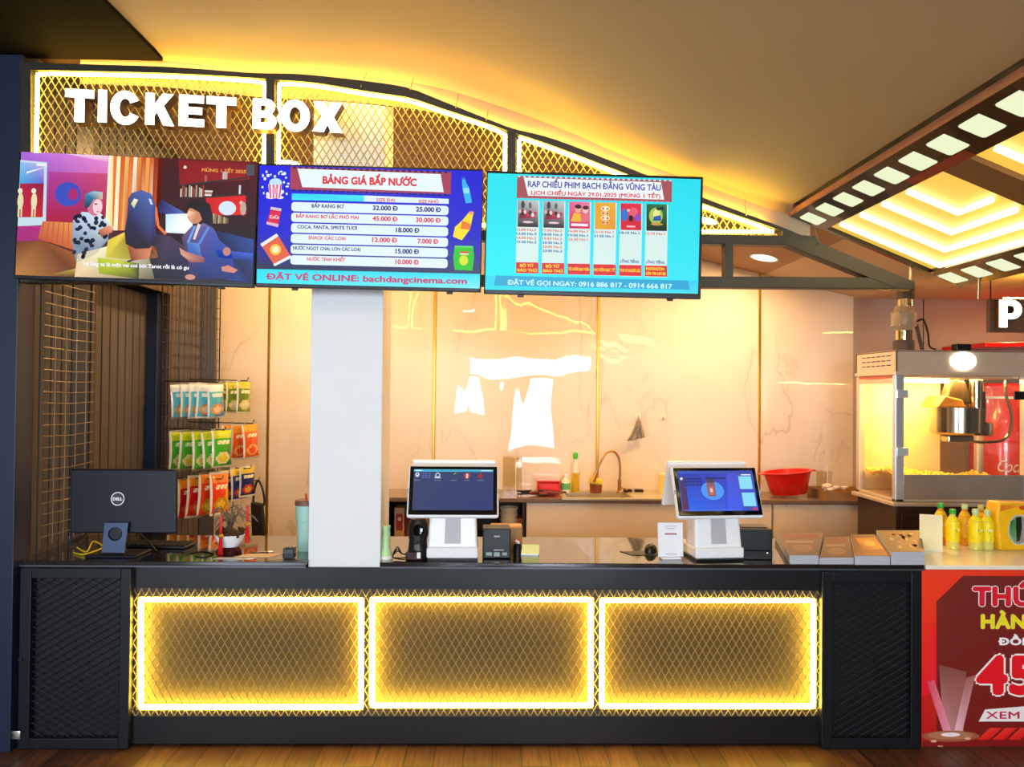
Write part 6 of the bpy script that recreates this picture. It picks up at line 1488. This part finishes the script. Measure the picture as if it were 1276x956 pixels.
ORD = ['first', 'second', 'third', 'fourth', 'fifth', 'sixth', 'seventh', 'eighth']
rows = [('top', [('blue', 'pale blue', 221, 477, 5.36, 1.0), ('blue', 'pale blue', 232, 477, 5.37, 1.0), ('blue', 'pale blue', 243, 477, 5.38, 1.0), ('blue', 'pale blue', 254, 477, 5.39, 1.0), ('blue', 'pale blue', 265, 477, 5.40, 1.0), ('olive', 'olive green', 277, 475, 5.79, .95), ('olive', 'olive green', 288, 475, 5.80, .97), ('olive', 'olive green', 301, 474, 5.81, 1.0)]),
        ('middle', [('green', 'bright green', 221, 536, 5.36, 1.12), ('green', 'bright green', 234, 536, 5.37, 1.12), ('green', 'bright green', 248, 535, 5.38, 1.15), ('green', 'bright green', 259, 535, 5.39, 1.12), ('green', 'bright green', 273, 534, 5.40, 1.1), ('orange', 'orange', 283, 528, 5.79, 1.05), ('orange', 'orange', 296, 528, 5.80, 1.08), ('orange', 'orange', 308, 527, 5.81, 1.08)]),
        ('bottom', [('red', 'red', 219, 597, 5.36, 1.12), ('red', 'red', 231, 595, 5.37, 1.15), ('red', 'red', 244, 592, 5.38, 1.18), ('amber', 'orange and red', 258, 588, 5.39, 1.25), ('amber', 'orange and red', 270, 588, 5.40, 1.2), ('navy', 'navy blue', 282, 584, 5.79, 1.0), ('navy', 'navy blue', 294, 582, 5.80, 1.0), ('navy', 'navy blue', 305, 580, 5.81, .95)])]
protos = {}
for rn, bags in rows:
    for ys in (5.38, 5.8):
        mine = [q for q in bags if abs(q[4]-ys) < .1]; z = P(mine[0][2], mine[0][3], ys).z
        x1 = P(mine[-1][2]+8, mine[-1][3], ys).x
        B().tube([Vector((0.0, ys-.02-5.3, z+.012-Z_TOP-.05)), Vector((x1-XL-.045, ys-.02-5.3, z+.004-Z_TOP-.05)), Vector((x1-XL-.035, ys-.02-5.3, z+.03-Z_TOP-.05))], .004, 6).done('hook', m_wireb, g2)
    for n, (kd_, word, px, py, Y, s) in enumerate(bags):
        p = P(px+3, py, Y); s *= .945
        o = bpy.data.objects.new('snack_bag', BM[kd_]); COL.objects.link(o); o.location = p
        o.rotation_euler = (R(random.uniform(-3, 3)), R(random.uniform(-4, 4)), R(62+random.uniform(-5, 5))); o.scale = (s, s, s)
        same = [i for i, q in enumerate(bags) if q[0] == kd_]
        if len(same) > 1:
            i = same.index(n); tag(o, '%s snack bag, %s from left among the %s ones, %s row' % (word, ORD[i], word, rn), 'snack bag', 'snack bags hanging on the wire grid')
        else: tag(o, '%s snack bag hanging in the %s row' % (word, rn), 'snack bag', 'snack bags hanging on the wire grid')
# black bag hanging below the navy bags
p = P(318, 668, 6.2); t = thing('tote_bag', 'black bag with a looped handle hanging below the navy snack bags', 'bag', (p.x, 6.2, P(318, 672, 6.2).z)); k = 6.2/F
B().prism([(-.03, 0, 0), (.075, 0, 0), (.05, 0, .28), (-.045, 0, .3)], (0, .06, 0), bev=.015).done('body', M('black_fabric', '#191413', 0.8), t)
B().tube(smooth_curve([(-.03, .03, .29), (-.02, .03, .4), (.005, .03, .47), (.03, .03, .44), (.055, .03, .36), (.06, .03, .28), (.03, .03, .28)], 5), .009, 8).done('handle', m_blk, t)
zh = t.location.z+.478; xh = t.location.x-XL-.045; B().tube([Vector((0, .93, zh+.004-Z_TOP-.05)), Vector((xh+.012, .93, zh-.006-Z_TOP-.05)), Vector((xh+.02, .93, zh+.02-Z_TOP-.05))], .004, 6).done('hook', m_wireb, g2)
